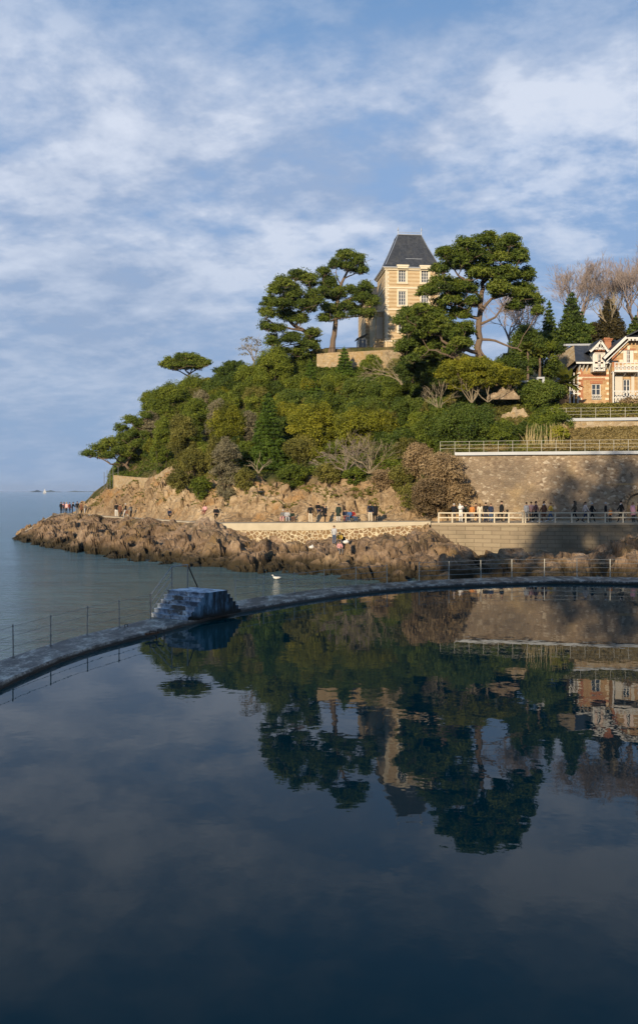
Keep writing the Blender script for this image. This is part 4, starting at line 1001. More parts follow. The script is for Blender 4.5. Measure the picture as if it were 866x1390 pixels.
for h in hs[:2]:
    b=MB(); w_=(h[1]-h[0]); b.box(h[0]+.02,h[0]+w_*.36,fx+.01,fx+.04,h[2]+.05,h[3]-.03); b.box(h[1]-w_*.36,h[1]-.02,fx+.01,fx+.04,h[2]+.05,h[3]-.03)
    b.build('shutters',M['pinkshut'],vl)
# roof of right wing: slope + verge board
b=MB(); fr=fx-.9
P_=[(vx(812.5),vz(489)),(vx(842.5),vz(461)),(vx(866),vz(449)),(vx(900),vz(440))]
for a_,c_ in zip(P_[:-1],P_[1:]):
    b.add([(a_[0],fr,a_[1]),(c_[0],fr,c_[1]),(c_[0],10,c_[1]),(a_[0],10,a_[1]),(a_[0],fr,a_[1]+.14),(c_[0],fr,c_[1]+.14),(c_[0],10,c_[1]+.14),(a_[0],10,a_[1]+.14)],[(0,3,2,1),(4,5,6,7),(0,1,5,4),(1,2,6,5),(0,4,7,3)])
b.add([(P_[1][0],fr-.1,vz(461)-.02),(rx1+1,fr-.1,vz(461)-.02),(rx1+1,3.5,vz(436)),(P_[1][0]+1.6,3.5,vz(449))],[(0,1,2,3)])
b.build('right_roof',M['slate'],vl)
b=MB(); b.bar((P_[0][0],fr-.07,P_[0][1]-.05),(P_[1][0],fr-.07,P_[1][1]-.02),.10,.30); b.bar((P_[0][0]+.28,fr-.02,P_[0][1]-.42),(P_[1][0]+.2,fr-.02,P_[1][1]-.42),.05,.10)
b.box(P_[1][0]+.1,rx1+1,fr-.13,fr-.02,vz(461)-.22,vz(461)-.03)
k=0; x=P_[1][0]+.2
while x<rx1+.9: b.box(x,x+.26,fr-.10,fr-.05,vz(461)-.42,vz(461)-.223); x+=.42
b.build('bargeboard',M['white'],vl)
# chimney
b=MB(); cx0,cx1=vx(824.6),vx(833.5); b.box(cx0,cx1,1.2,2.1,vz(485),vz(460.5)); b.box(cx0-.08,cx1+.08,1.12,2.18,vz(460.5)+.003,vz(458.8)); b.box(cx0-.16,cx1+.16,1.04,2.26,vz(458.8)+.003,vz(457.4)); ch=b.build('chimney',M['redbrick'],vl)
b=MB()
for k in range(3): b.tube([(cx0+.15+k*.24,1.65,vz(457.4)),(cx0+.15+k*.24,1.65,vz(455))],[.10,.08],7)
b.build('chimney_pot',M['redbrick'],ch)
# balcony and loggia
bx0,bx1=vx(826.5),vx(858); by=fx-1.15
b=MB(); b.box(bx0-.1,bx1+.1,by-.08,fx-.004,vz(508),vz(506.4))
bl=b.build('balcony',M['white'],vl)
b=MB()
b.box(bx0,bx1,by,by+.07,vz(496.2),vz(495.3)); b.box(bx0,bx1,by,by+.07,vz(506.2),vz(504.8)); b.box(bx0,bx1,by+.01,by+.05,vz(500.3),vz(499.4))
n_=6
for k in range(n_+1): x=bx0+(bx1-bx0)*k/n_; b.box(x-.045,x+.045,by-.012,by+.08,vz(506.3),vz(495.2))
for k in range(n_):
    xa_=bx0+(bx1-bx0)*k/n_; xb_=bx0+(bx1-bx0)*(k+1)/n_; b.bar((xa_,by+.03,vz(504.8)),(xb_,by+.03,vz(500.2)),.06); b.bar((xa_,by+.035,vz(500.2)),(xb_,by+.035,vz(504.8)),.06)
b.build('balcony_railing',M['white'],bl)
for x in (bx0+.15,(bx0+bx1)/2,bx1-.15):
    b=MB(); b.add([(x-.06,fx,vz(513)),(x+.06,fx,vz(513)),(x+.06,fx,vz(508.1)),(x-.06,fx,vz(508.1)),(x-.06,by,vz(508.1)),(x+.06,by,vz(508.1))],[(3,2,5,4),(0,4,5,1),(0,3,4),(1,5,2)])
    b.build('balcony_bracket',M['white'],bl)
b=MB(); b.box(vx(830),vx(840.8),fx-.05,fx-.006,-.3,vz(511)); b.box(vx(852.5),vx(856.7),fx-.05,fx-.006,-.3,vz(511)); b.build('pale_render',M['plaster'],vl)
b=MB(); ly=fx-1.3; b.box(bx0-.3,bx0-.16,ly,ly+.14,-.3,vz(508.2)); b.box(bx1-.1,bx1+.04,ly,ly+.14,-.3,vz(508.2))
b.box(bx0-.3,bx1,ly+.02,ly+.09,vz(534.2),vz(533.0)); b.box(bx0-.155,bx1-.105,ly+.03,ly+.08,vz(543),vz(542))
for k in range(7):
    xa_=bx0+k*(bx1-bx0)/7; xb_=xa_+(bx1-bx0)/7; b.bar((xa_,ly+.05,vz(542)),(xb_,ly+.05,vz(534.2)),.05); b.bar((xa_,ly+.055,vz(534.2)),(xb_,ly+.055,vz(542)),.05)
b.build('loggia_railing',M['white'],vl)
# ------------------------------------------------------------------ vegetation
def leaves(C, R, T, per, size, up=0.0, jitter=.75, rng=None, lowcut=-.6, shell=(.25,1.32), aspect=.5, spiky=.5):
    """C (n,3) clump centres, R (n,3) radii, T (n,) tints -> verts, quads, tint per face"""
    rng=rng or RNG
    C=np.asarray(C,float); R=np.asarray(R,float); T=np.asarray(T,float)
    cnt=np.broadcast_to(np.asarray(per),(len(C),)).astype(int)
    idx=np.repeat(np.arange(len(C)),cnt); n=len(idx)
    d=rng.normal(size=(n,3)); d/=np.linalg.norm(d,axis=1)[:,None]
    low=d[:,2]<lowcut; d[low,2]*=-1
    r=rng.uniform(shell[0],shell[1],n)**.7
    P=C[idx]+d*R[idx]*r[:,None]
    nr=d/R[idx]*R[idx].mean(1)[:,None]+rng.normal(size=(n,3))*jitter+np.array([0,0,up]); nr/=np.linalg.norm(nr,axis=1)[:,None]
    t=rng.normal(size=(n,3))+d*spiky; t-=nr*(t*nr).sum(1)[:,None]; t/=np.linalg.norm(t,axis=1)[:,None]
    w=np.cross(nr,t); s=size*rng.uniform(.6,1.35,n)
    a=t*s[:,None]*.5; b_=w*(s*aspect*rng.uniform(.7,1.3,n))[:,None]*.5; bend=nr*(s*.12)[:,None]
    V=np.stack([P-a-bend,P+b_,P+a-bend,P-b_],1).reshape(-1,3)
    Q=np.arange(n*4).reshape(n,4)
    tt_=T[idx]+rng.normal(size=n)*.09
    return V,Q,tt_
def crown_mesh(name, C,R,T,per,size,mat,parent,o0,**k):
    V,Q,tt_=leaves(np.array(C)-o0,R,T,per,size,**k)
    return np_mesh(name,V,Q,M[mat],parent,tint=tt_)
def subclumps(c, rad, n, sr, rng, flat=1., tint=.5, tv=.16, low=-.25, inner=.35):
    """n small balls spread over an ellipsoid"""
    d=rng.normal(size=(n,3)); d/=np.linalg.norm(d,axis=1)[:,None]; m=d[:,2]<low; d[m,2]*=-1
    rr=rng.uniform(inner,1,n)**.5
    C=np.array(c)+d*np.array(rad)*rr[:,None]*(1-sr*.5/np.mean(rad))
    Rr=np.stack([sr*rng.uniform(.55,1.5,n)]*3,1)*rng.uniform(.75,1.25,(n,3)); Rr[:,2]*=flat
    T=tint+rng.normal(size=n)*tv
    return C,Rr,T
def wander(a,b,n,amp,rng):
    a=np.array(a,float); b=np.array(b,float); P=[]; L=np.linalg.norm(b-a); off=np.zeros(3)
    for i in range(n+1):
        u=i/n; off=off+rng.normal(size=3)*amp*L/n; P.append(a*(1-u)+b*u+off*math.sin(PI*u)**.5*(1 if 0<i<n else 0))
    return P

SHRUBS=[]
def shrub(px,yt,yb,wpx,mat,label,leaf=.21,tint=.5,dD=0.,dens=1.,shape='dome',sr=.26,name='shrub',group=None,depth=.8,stems=True,D=None,lean=0.,top_sharp=0.):
    rng=np.random.default_rng(int(px*13+yt*7+wpx))
    if D is None: base=terr_at(px,yb)
    else: base=W(px,yb,D)
    D_=base[1]+dD
    base=W(px,yb,D_); h=(yb-yt)/F*D_; rw=wpx/2/F*D_; rd=rw*depth
    o0=base.copy(); g=empty(name,tuple(o0),0,label,{'conifer_tree':'conifer','shrub':'shrub','small_tree':'tree','dead_shrub':'shrub'}.get(name,'shrub'),group)
    g['_']=1; del g['_']
    cz=o0[2]+h*.45
    sr_=sr*min(rw,h*.6)
    sr_=max(sr_,.22)
    area=4*PI*((rw*rd+rw*h*.5+rd*h*.5)/3)
    n=int(min(260,max(12,area/(PI*sr_**2)*1.15)))
    if shape=='cone':
        C=[];Rr=[];T=[]
        lev=max(6,int(h/.42))
        for i in range(lev):
            u=(i+.5)/lev; rr=rw*(1-u)**.75*(.9+.2*rng.random())+.08; k=max(3,int(2*PI*rr/(sr_*1.5)))
            for j in range(k):
                a=2*PI*(j+rng.random())/k; q=rr*rng.uniform(.72,1.12)
                C.append((o0[0]+math.cos(a)*q*.86+lean*u*h,o0[1]+math.sin(a)*q*.86,o0[2]+h*u-.10*q)); s_=sr_*rng.uniform(.6,1.1)*(1-.45*u); Rr.append((s_,s_,s_*.6)); T.append(tint+rng.normal()*.13)
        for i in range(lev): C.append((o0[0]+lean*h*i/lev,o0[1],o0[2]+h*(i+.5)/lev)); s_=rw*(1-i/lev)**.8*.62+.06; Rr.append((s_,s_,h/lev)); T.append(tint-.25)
        C.append((o0[0]+lean*h,o0[1],o0[2]+h*.97)); Rr.append((.12,.12,.35)); T.append(tint+.1)
    else:
        c=(o0[0]+lean*h*.4,o0[1],cz); C,Rr,T=subclumps(c,(rw,rd,h*.56),n,sr_,rng,.85,tint)
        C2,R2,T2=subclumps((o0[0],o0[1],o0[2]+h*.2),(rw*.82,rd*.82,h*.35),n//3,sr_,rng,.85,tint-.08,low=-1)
        C=np.vstack([C,C2]);Rr=np.vstack([Rr,R2]);T=np.concatenate([T,T2])
        if top_sharp:
            m=rng.random(len(C))<.3; C[m,2]+=rng.uniform(0,top_sharp,m.sum())*h
    Rr=np.array(Rr); per=np.clip((Rr[:,0]**2*4*PI*.75/(leaf*leaf*.30)*dens),8,400)
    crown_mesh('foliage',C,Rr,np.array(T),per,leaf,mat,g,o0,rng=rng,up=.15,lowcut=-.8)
    if stems:
        b=MB()
        for k in range(4):
            a=2*PI*k/4+rng.random(); e=(math.cos(a)*rw*.5,math.sin(a)*rd*.5,h*.62); b.tube(wander((math.cos(a)*.08,math.sin(a)*.08,-.4),e,4,.15,rng),[.09,.07,.06,.045,.02][:5],5)
        b.build('stems',M['bark_dark'],g)
    return g

def branch_tree(b, start, d, L, r, depth, rng, up=.12, spread=.5, kids=(2,4), minr=.016, tips=None, segs=4, gn=None, shrink=(.62,.85)):
    """recursive bare branching written into mesh builder b"""
    p=np.array(start,float); d=np.array(d,float); d/=np.linalg.norm(d); pts=[p.copy()]; rad=[r]
    for i in range(segs):
        d=d+rng.normal(size=3)*.13+np.array([0,0,up*.25]); d/=np.linalg.norm(d); p=p+d*L/segs; pts.append(p.copy()); rad.append(r*(1-.4*(i+1)/segs))
    b.tube(pts,rad,6 if r>.1 else (4 if r>.04 else 3),cap=False)
    if depth==0:
        if tips is not None: tips.append(p.copy())
        return
    k=rng.integers(kids[0],kids[1]+1)
    for j in range(k):
        u=rng.uniform(.45,1) if j else 1.; i=min(segs-1,int(u*segs)); q=pts[i]*(1-(u*segs-i))+pts[i+1]*(u*segs-i)
        a=rng.normal(size=3); a-=d*np.dot(a,d); a/=np.linalg.norm(a)
        nd=d+a*spread*rng.uniform(.5,1.3)+np.array([0,0,up]); branch_tree(b,q,nd,L*rng.uniform(*shrink),max(minr,r*.6*rng.uniform(.7,1.05)),depth-1,rng,up,spread,kids,minr,tips,segs,gn,shrink)

# ---------------- the three big pines
def big_pine(base, trunk, D, pads, label, seed, leafmat='pine', limbs=(), dspread=3.2, tintb=.5, thick=.5, bark='bark', sr=.5, name='pine_tree', per=78, leaf=.36, low_limbs=(), pw=1.24, ph=1.6, fill=0):
    rng=np.random.default_rng(seed); m=D/F
    o0=W(base[0],base[1],D); g=empty(name,tuple(o0),0,label,'tree')
    nodes=[W(px,py,D+dd)-o0 for px,py,dd in trunk]; thick*=.8; rad=np.linspace(thick,thick*.32,len(nodes))
    b=MB(); dense=[];dr=[]
    for i in range(len(nodes)-1):
        for u in (0,.33,.66): dense.append(nodes[i]*(1-u)+nodes[i+1]*u+rng.normal(size=3)*.05); dr.append(rad[i]*(1-u)+rad[i+1]*u)
    dense.append(nodes[-1]);dr.append(rad[-1]); dr[0]*=1.35
    b.tube([dense[0]-(0,0,.9)]+dense,[dr[0]*1.1]+dr,9); b.build('trunk',M[bark],g)
    att=[(dense[i],dr[i]) for i in range(len(dense)//3,len(dense))]
    for li,(pts,r_) in enumerate(limbs):
        P=[W(px,py,D+dd)-o0 for px,py,dd in pts]; Pd=[]
        for i in range(len(P)-1):
            for u in (0,.5): Pd.append(P[i]*(1-u)+P[i+1]*u+rng.normal(size=3)*.06)
        Pd.append(P[-1]); b=MB(); rr=np.linspace(r_,r_*.35,len(Pd)); b.tube(Pd,rr,7); b.build('limb',M[bark],g)
        for i in range(1,len(Pd)): att.append((Pd[i],rr[i]))
    C=[];Rr=[];T=[]; b=MB()
    allc=[]
    for (px,py,rx,ry) in pads:
        for layer in (-1,0,1):
            if layer and rng.random()<.18: continue
            dd=layer*dspread*rng.uniform(.5,1.1); s_=.72 if layer else 1.
            c=W(px+rng.normal()*rx*.18*(1 if layer else .3),py+(rng.normal()*ry*.25 if layer else 0),D+dd)-o0
            ex,ez_=rx*m*s_,ry*m*s_
            ex*=pw; ez_*=ph; n=max(6,int(ex*1.1*ez_/(sr*sr)*3.0)); tb_=tintb+rng.normal()*.10
            cc,r2,t2=subclumps(c,(ex,ex*.8,ez_),n,sr,rng,.72,tb_,.10,low=-.55,inner=.1)
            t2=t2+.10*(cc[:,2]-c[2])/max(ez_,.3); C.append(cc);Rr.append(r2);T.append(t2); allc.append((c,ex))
    order=sorted(allc,key=lambda q:q[0][2])
    for c,ex in order:
        lowc=c-np.array([0,0,.35]); best=min(att,key=lambda a:np.linalg.norm(a[0]-lowc)+(2.5 if a[0][2]>lowc[2]+.4 else 0))
        L=np.linalg.norm(best[0]-lowc)
        if L>.3:
            P=wander(best[0],lowc,5,.10,rng); r0=min(best[1]*.7,.06+.030*L); b.tube(P,np.linspace(r0,.03,len(P)),5)
            att.append((P[3],r0*.55))
        for k in range(3):
            e=c+rng.normal(size=3)*np.array([ex*.5,ex*.4,.2]); b.tube([lowc,(lowc+e)/2+(0,0,-.05),e],[.04,.03,.015],4)
    b.build('branches',M[bark],g)
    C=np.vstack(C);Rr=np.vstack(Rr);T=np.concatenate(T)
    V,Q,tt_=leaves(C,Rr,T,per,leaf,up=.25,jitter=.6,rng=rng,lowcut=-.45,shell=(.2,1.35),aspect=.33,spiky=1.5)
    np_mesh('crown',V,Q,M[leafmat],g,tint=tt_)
    return g
PR=[(660,328,19,9),(690,331,18,9),(632,336,16,9),(606,346,15,7),(640,350,20,10),(675,350,22,11),(704,350,13,11),(620,360,20,9),(650,371,22,10),(686,375,22,12),(713,376,12,10),(596,368,11,6),(602,387,20,9),(630,392,18,9),(681,397,22,11),(711,400,17,12),(724,412,12,9),(580,398,14,8),(610,409,20,9),(570,424,15,8),(553,428,12,7),(592,428,18,9),(622,427,15,8),(558,446,15,8),(585,451,20,10),(612,454,18,10),(558,468,15,9),(585,474,20,10),(612,477,18,10),(556,486,13,8),(641,412,11,6),(632,448,12,8),(730,424,8,5),(700,416,13,6),(545,438,9,6),(628,470,12,9),(598,440,15,9),(570,457,13,8),(575,482,16,8),(600,466,18,9),(545,475,9,6),(622,462,14,8),(566,438,12,7)]
big_pine((650,489),[(650,489,0),(649,460,0),(650,430,.2),(653,405,.3),(656,385,.4),(662,362,.3),(668,345,.2)],102,PR,
 'broad dark green pine with thick bare trunk at the hillside between tower house and villa',3,
 limbs=[([(652,425,0),(668,405,.5),(690,398,1),(715,408,1.5)],.2),([(651,440,0),(672,432,-.5),(682,415,-.8)],.17),([(650,432,0),(628,425,.5),(600,418,1),(575,422,1)],.2),([(652,405,0),(640,390,-.5),(622,372,-1),(606,352,-1)],.17),([(656,385,.3),(670,370,1),(695,358,1.5)],.15),
        ([(648,480,0),(632,474,-1),(618,476,-2),(600,470,-2)],.24),([(651,470,0),(654,478,-1.2),(661,487,-2)],.16),([(652,461,0),(672,463,-.8),(694,472,-1),(708,477,-1.2)],.16),([(625,490,-2),(612,474,-2),(600,462,-2),(598,452,-1.5)],.22),([(625,490,-2),(600,478,-2.5),(582,475,-2.5)],.16)],thick=.5)
PA=[(406,375,13,8),(385,385,14,8),(421,385,12,9),(373,397,12,8),(398,400,17,9),(424,402,11,8),(366,411,13,7),(388,415,17,8),(412,418,15,9),(362,427,11,7),(385,431,16,8),(408,433,11,7),(360,444,9,6),(377,449,12,6),(430,412,10,8),(395,461,17,7),(371,464,12,7),(418,469,15,8),(404,481,15,7),(383,479,13,7),(426,455,11,7)]
big_pine((436,480),[(436,480,2),(428,466,2),(415,450,1.5),(400,442,1),(388,430,.5),(384,412,0),(390,395,0)],140,PA,
 'leaning dark pine with wide crown at the left of the hilltop pines',5,limbs=[([(415,450,1),(395,446,0),(372,440,-.5),(360,432,-1)],.2),([(402,443,1),(410,420,1),(420,395,1)],.2),([(425,462,1),(405,466,0),(385,470,-1)],.16)],thick=.5,sr=.62,leaf=.36,dspread=4)
PB=[(468,347,13,7),(485,355,12,7),(457,360,10,7),(491,369,9,6),(474,365,10,6),(440,373,8,7),(448,386,12,8),(455,401,16,8),(439,398,10,8),(478,396,12,6),(498,391,9,7),(492,404,16,8),(504,412,9,8),(500,427,9,7),(470,418,13,7),(484,426,11,6),(448,420,13,8),(441,433,9,6),(462,430,10,5)]
big_pine((451,476),[(451,476,0),(453,455,0),(456,434,0),(458,412,0),(460,395,0),(467,378,0),(473,365,0)],140,PB,
 'tall slender pine with open tufted crown just left of the tower house',8,limbs=[([(459,404,0),(445,398,-.5),(438,380,-1)],.15),([(458,414,0),(475,405,-.5),(495,400,-1)],.16),([(463,388,0),(456,375,.4),(457,364,.8)],.12),([(467,378,0),(480,372,0),(488,360,0)],.12),([(456,432,0),(472,430,.5),(497,428,.5)],.14)],thick=.55,sr=.6,leaf=.36,dspread=2.6)
# umbrella pine on the left crest
PU=[(250,499,22,3.4),(232,499,9,2.6),(272,499,10,2.6),(252,487,20,4),(236,491,15,4),(268,490,15,4),(225,495,8,3.2),(279,494,8,3.2),(245,496,16,3.2),(262,495,15,3.2),(252,483.5,13,2.6)]
big_pine((259,520),[(259,520,0),(257,511,0),(256,505,0)],148,PU,'flat umbrella pine standing alone on the left crest',12,limbs=[([(258,512,0),(245,504,0),(230,498,0)],.12),([(257,508,0),(268,501,0),(277,496,0)],.12),([(257,508,0),(250,500,-1),(243,496,-2)],.1),([(257,508,0),(262,500,1),(262,496,2)],.1)],thick=.28,sr=.5,leaf=.33,dspread=2.6,tintb=.6)
PD=[(318,500,16,7),(303,506,12,6),(333,506,12,7),(318,512,20,7),(300,515,9,5),(338,517,9,6),(310,522,12,5),(330,524,12,5)]
big_pine((317,532),[(317,532,0),(318,522,0),(320,512,0)],146,PD,'low round dark pine with pale forked stem on the crest right of the umbrella pine',14,leafmat='dark',limbs=[([(317,528,-1),(311,519,-2),(306,513,-2)],.12),([(318,528,-1),(324,519,-2),(329,513,-2)],.12)],thick=.25,sr=.5,leaf=.33,dspread=2.4,bark='bark_pale',tintb=.45)
PS=[(122,618,12,5),(134,611,13,6),(150,604,14,7),(166,597,13,7),(182,590,12,7),(176,606,14,7),(160,614,12,6),(144,620,13,5),(192,577,10,7),(178,572,10,6),(166,581,9,5),(200,566,9,6),(188,600,12,8),(172,618,11,6),(196,590,10,8)]
big_pine((178,640),[(178,640,0),(172,632,0),(162,626,0),(152,618,0)],140,PS,'wind-swept sea pine spreading low over the seaward tip',16,leafmat='pine',limbs=[([(165,630,0),(150,630,-1),(136,622,-1),(122,620,-1)],.13),([(172,632,0),(158,633,1),(148,628,1)],.1),([(172,630,0),(180,610,0),(186,590,0),(195,572,0)],.16)],thick=.3,sr=.55,leaf=.33,dspread=3.,tintb=.55)

# ---------------- named shrubs and small trees:  (px, top, base, width, leaf material, label, options)
SH=[
 (262,509,548,46,'mid','green bush around the foot of the umbrella pine',dict(dD=1)),
 (290,512,545,34,'dark','dark bush between the umbrella pine and the round dark pine',dict()),
 (232,517,578,58,'mid','broad rounded mid green shrub just below the umbrella pine',dict(dD=-2)),
 (207,528,570,34,'mid','feathery green shrub reaching out over the left skyline',dict(dD=2)),
 (207,556,612,26,'grey','narrow grey-brown shrub behind the sea pine',dict(dens=.7)),
 (222,566,640,30,'mid','upright green bush right of the sea pine',dict()),
 (247,560,640,40,'olive','tall olive green bush above the end of the parapet wall',dict()),
 (268,540,600,44,'mid','leafy green bush in the middle of the left slope',dict()),
 (262,606,655,34,'olive','low olive bush hanging over the rock right of the parapet',dict(dens=.8)),
 (287,538,610,30,'grey','silvery grey shrub leaning up the left slope',dict(dens=.7,lean=.3)),
 (276,528,556,26,'grey','small grey shrub under the round dark pine',dict(dens=.7)),
 (312,548,612,54,'bright','wide yellow green bush left of the dark cone conifer',dict(tint=.35)),
 (338,556,600,22,'grey','thin grey shrub against the dark cone conifer',dict(dens=.6)),
 (292,590,648,26,'olive','straggly olive bush above the cliff edge',dict(dens=.7)),
 (308,592,672,40,'grey','large grey-green bush spilling down onto the cliff',dict(dens=.85,tint=.42)),
 (364,534,634,58,'conifer','big dark green cone-shaped conifer in the middle of the slope',dict(shape='cone',name='conifer_tree',sr=.2)),
 (334,598,638,36,'mid','green skirt of foliage left below the dark conifer',dict()),
 (372,472,528,56,'mid','large round light green bush at the left foot of the leaning pine',dict(tint=.62)),
 (350,505,545,36,'mid','green bush below the small bare tree on the crest',dict()),
 (421,489,538,28,'conifer','small bushy conifer between the terrace wall and the slope',dict(shape='cone',name='conifer_tree',tint=.65)),
 (467,472,510,30,'conifer','small pointed conifer in front of the terrace wall',dict(shape='cone',name='conifer_tree',tint=.6)),
 (505,481,512,30,'mid','small green bush against the terrace wall under the tower',dict()),
 (543,486,516,40,'olive','scrubby olive bush right of the terrace wall',dict(dens=.6)),
 (456,508,536,50,'mid','spreading green bush left of the pointed conifer foot',dict(tint=.4)),
 (492,514,545,58,'dark','wide dark green bush below the terrace wall',dict(tint=.75)),
 (545,512,548,62,'mid','broad green bush under the pale bare shrub',dict(tint=.35)),
 (400,528,560,50,'dark','dark bush hugging the slope right of the cone conifer top',dict(tint=.7)),
 (440,536,562,54,'mid','low green bush above the yellow green dome',dict(tint=.3)),
 (500,540,572,60,'dark','dark green bush over the dome with bare stems',dict(tint=.65)),
 (556,540,575,56,'dark','rounded dark green bush at the centre right of the slope',dict(tint=.6)),
 (425,546,612,74,'bright','large yellow green dome bush right of the cone conifer',dict(tint=.52)),
 (410,592,632,50,'olive','dry olive skirt below the large yellow green dome',dict(dens=.6)),
 (496,556,606,92,'bright','yellow green flat dome bush above a fan of bare stems',dict(tint=.42,dD=-1)),
 (545,580,620,34,'dark','dark bush right of the fan of bare stems',dict()),
 (592,556,604,60,'mid','green shrub mass left of the walkway end',dict(tint=.28)),
 (570,602,648,50,'brown','rounded dry brown shrub left of the walkway railing',dict(dens=.8,tint=.6)),
 (600,618,664,60,'brown','dry brown shrub covering the left end of the rubble wall',dict(dens=.9,tint=.5,D=89.5)),
 (588,648,696,66,'brown','brown bush at the bottom left corner of the rubble wall',dict(dens=.8,tint=.3,D=89.6)),
 (622,652,692,44,'brown','brown creeper bush against the rubble wall above the fence end',dict(dens=.8,tint=.45,D=89.2,depth=.5)),
 (548,632,668,48,'olive','scrubby olive bush on the cliff below the brown shrub',dict(dens=.6)),
 (480,634,655,34,'mid','small green tuft at the foot of the bare stems',dict(tint=.4)),
 (641,486,524,104,'bright','flat-topped yellow green tree crown in front of the big pine trunk',dict(tint=.45,D=99.5,depth=.5)),
 (692,500,522,44,'bright','right lobe of yellow green foliage beside the garden bench',dict(tint=.3,D=100)),
 (634,544,606,76,'dark','large dark rounded bush directly above the walkway start',dict(D=95,tint=.5)),
 (604,560,600,44,'dark','dark green bush left of the large rounded one above the walkway',dict(D=97,tint=.6)),
 (683,572,606,48,'mid','clipped green bush above the middle of the walkway railing',dict(D=94,tint=.25)),
 (737,514,556,72,'dark','large dark green dome bush left of the villa',dict(D=101,tint=.65)),
 (745,556,592,62,'mid','green bush left of the short upper walkway',dict(D=97,tint=.3)),
 (712,572,602,28,'dark','small dark bush between the clipped bush and dry grass',dict(D=95)),
 (716,440,500,56,'dark','dark evergreen bush right of the big pine trunk',dict(D=106,tint=.55)),
 (742,450,512,50,'mid','sunlit green conifer mass left of the villa roof',dict(D=107,tint=.3,name='small_tree')),
 (700,478,512,60,'dark','low dark evergreen behind the garden bench',dict(D=104)),
 (560,488,515,50,'dark','dark foliage under the lower left boughs of the big pine',dict(D=108)),
 (600,486,520,60,'dark','dark evergreen left of the flat-topped yellow green tree',dict(D=104)),
 (244,638,668,34,'olive','olive scrub hanging over the cliff beside the parapet top',dict(dens=.6)),
 (272,646,674,30,'mid','small green bush clinging to the cliff left of the grey-green one',dict(dens=.6,tint=.35)),
 (334,634,664,30,'olive','olive tuft on the cliff edge below the dark conifer skirt',dict(dens=.6)),
 (398,630,658,44,'mid','green bush spilling over the cliff below the yellow green dome',dict(dens=.7,tint=.3)),
 (446,628,656,40,'olive','olive bush at the cliff edge left of the bare stems',dict(dens=.6)),
 (520,636,664,36,'brown','brownish scrub on the cliff right of the bare stems',dict(dens=.6)),
 (560,656,690,44,'olive','low olive scrub on the rock left of the brown bush',dict(dens=.5)),
 (854,540,562,34,'brown','reddish brown shrub in front of the villa loggia',dict(D=101,dens=.7)),
]
for a in SH:
    k=dict(a[6]); shrub(*a[:6],**k)
# taller evergreens behind, right
for (px,yt,yb,w_,D,mat,lab) in ((776,398,468,54,121,'dark','dark pointed evergreen behind the villa roof left of the bare trees'),(745,410,462,26,119,'dark','narrow dark evergreen beside the big pine crown'),(826,405,462,52,124,'bronze','bronze conifer with pale forked trunk behind the villa chimney'),(800,440,470,60,126,'dark','low dark evergreen hedge tree just behind the villa ridge'),(862,430,468,40,126,'dark','dark evergreen behind the right gable of the villa')):
    shrub(px,yt,yb,w_,mat,lab,D=D,shape='cone' if w_<56 and px!=800 else 'dome',name='conifer_tree',leaf=.32,sr=.22,tint=.4,dens=.8)
# many unnamed shrubs fill the slope between the named ones
rng=np.random.default_rng(44)
occ=[(a[0],(a[1]+a[2])/2,a[3]/2,(a[2]-a[1])/2) for a in SH]
def blocked(x,y):
    return any(((x-o[0])/(o[2]*.62))**2+((y-o[1])/(o[3]*.62))**2<1 for o in occ)
def edge_ok(x,y):
    top=np.interp(x,[190,235,300,350,430,560,600,640,700,745,770],[582,530,512,500,502,505,505,540,545,560,600]); bot=np.interp(x,[190,235,300,350,450,520,560,600,760],[625,640,640,640,632,630,625,606,604]); return top+6<y<bot-2
adj={'dark':'dark green','mid':'mid green','olive':'olive green','bright':'yellow green'}
cnt=0; tries=0
while cnt<90 and tries<3000:
    tries+=1; x=rng.uniform(195,765); y=rng.uniform(520,640)
    if not edge_ok(x,y) or blocked(x,y): continue
    if 655<x<712 and 545<y<580: continue
    if 606<x<706 and 512<y<545: continue
    mat=rng.choice(['dark','mid','mid','olive','bright','dark']); w_=rng.uniform(24,42); h_=w_*rng.uniform(.55,.8)
    side='on the left half of the slope' if x<410 else 'on the slope under the terrace wall' if x<600 else 'on the slope above the walkway'
    shrub(x,y-h_,y+3,w_,mat,f'low rounded {adj[mat]} evergreen shrub {side}',tint=rng.uniform(.3,.6),stems=False,dens=.85,
          group=f'low rounded {adj[mat]} shrubs {side}')
    occ.append((x,y-h_/2,w_/2,h_/2)); cnt+=1
# undergrowth and dry grass: nobody could count it
def scatter(name,t0,t1,px0,px1,n,size,mat,hgt,label,cat,seed,tint=.45,cond=None):
    rng=np.random.default_rng(seed); px=rng.uniform(px0,px1,n); t_=rng.uniform(t0,t1,n)
    ci=np.clip((px-PXS[0])/1.9,0,len(PXS)-2); c0=ci.astype(int); fx_=ci-c0; ri=np.interp(t_,TT,np.arange(len(TT))); r0=np.clip(ri.astype(int),0,len(TT)-2); fr_=ri-r0
    P=(TERR[r0,c0]*(1-fr_)[:,None]+TERR[r0+1,c0]*fr_[:,None])*(1-fx_)[:,None]+(TERR[r0,c0+1]*(1-fr_)[:,None]+TERR[r0+1,c0+1]*fr_[:,None])*fx_[:,None]
    cl=fbm(P*.7,3,seed); keep=cl>(-.35 if cond is None else cond); P=P[keep]; cl=cl[keep]
    C=P+np.array([0,0,hgt*.25]); R=np.stack([np.full(len(C),hgt*1.1),np.full(len(C),hgt*1.1),hgt*(.6+.5*np.clip(cl,-.5,1))],1)
    V,Q,tt_=leaves(C,R,tint+cl*.5,14,size,up=.4,rng=rng,lowcut=-.1,aspect=.5)
    o=np_mesh(name,V,Q,M[mat],tint=tt_); tag(o,label,cat,kind='stuff')
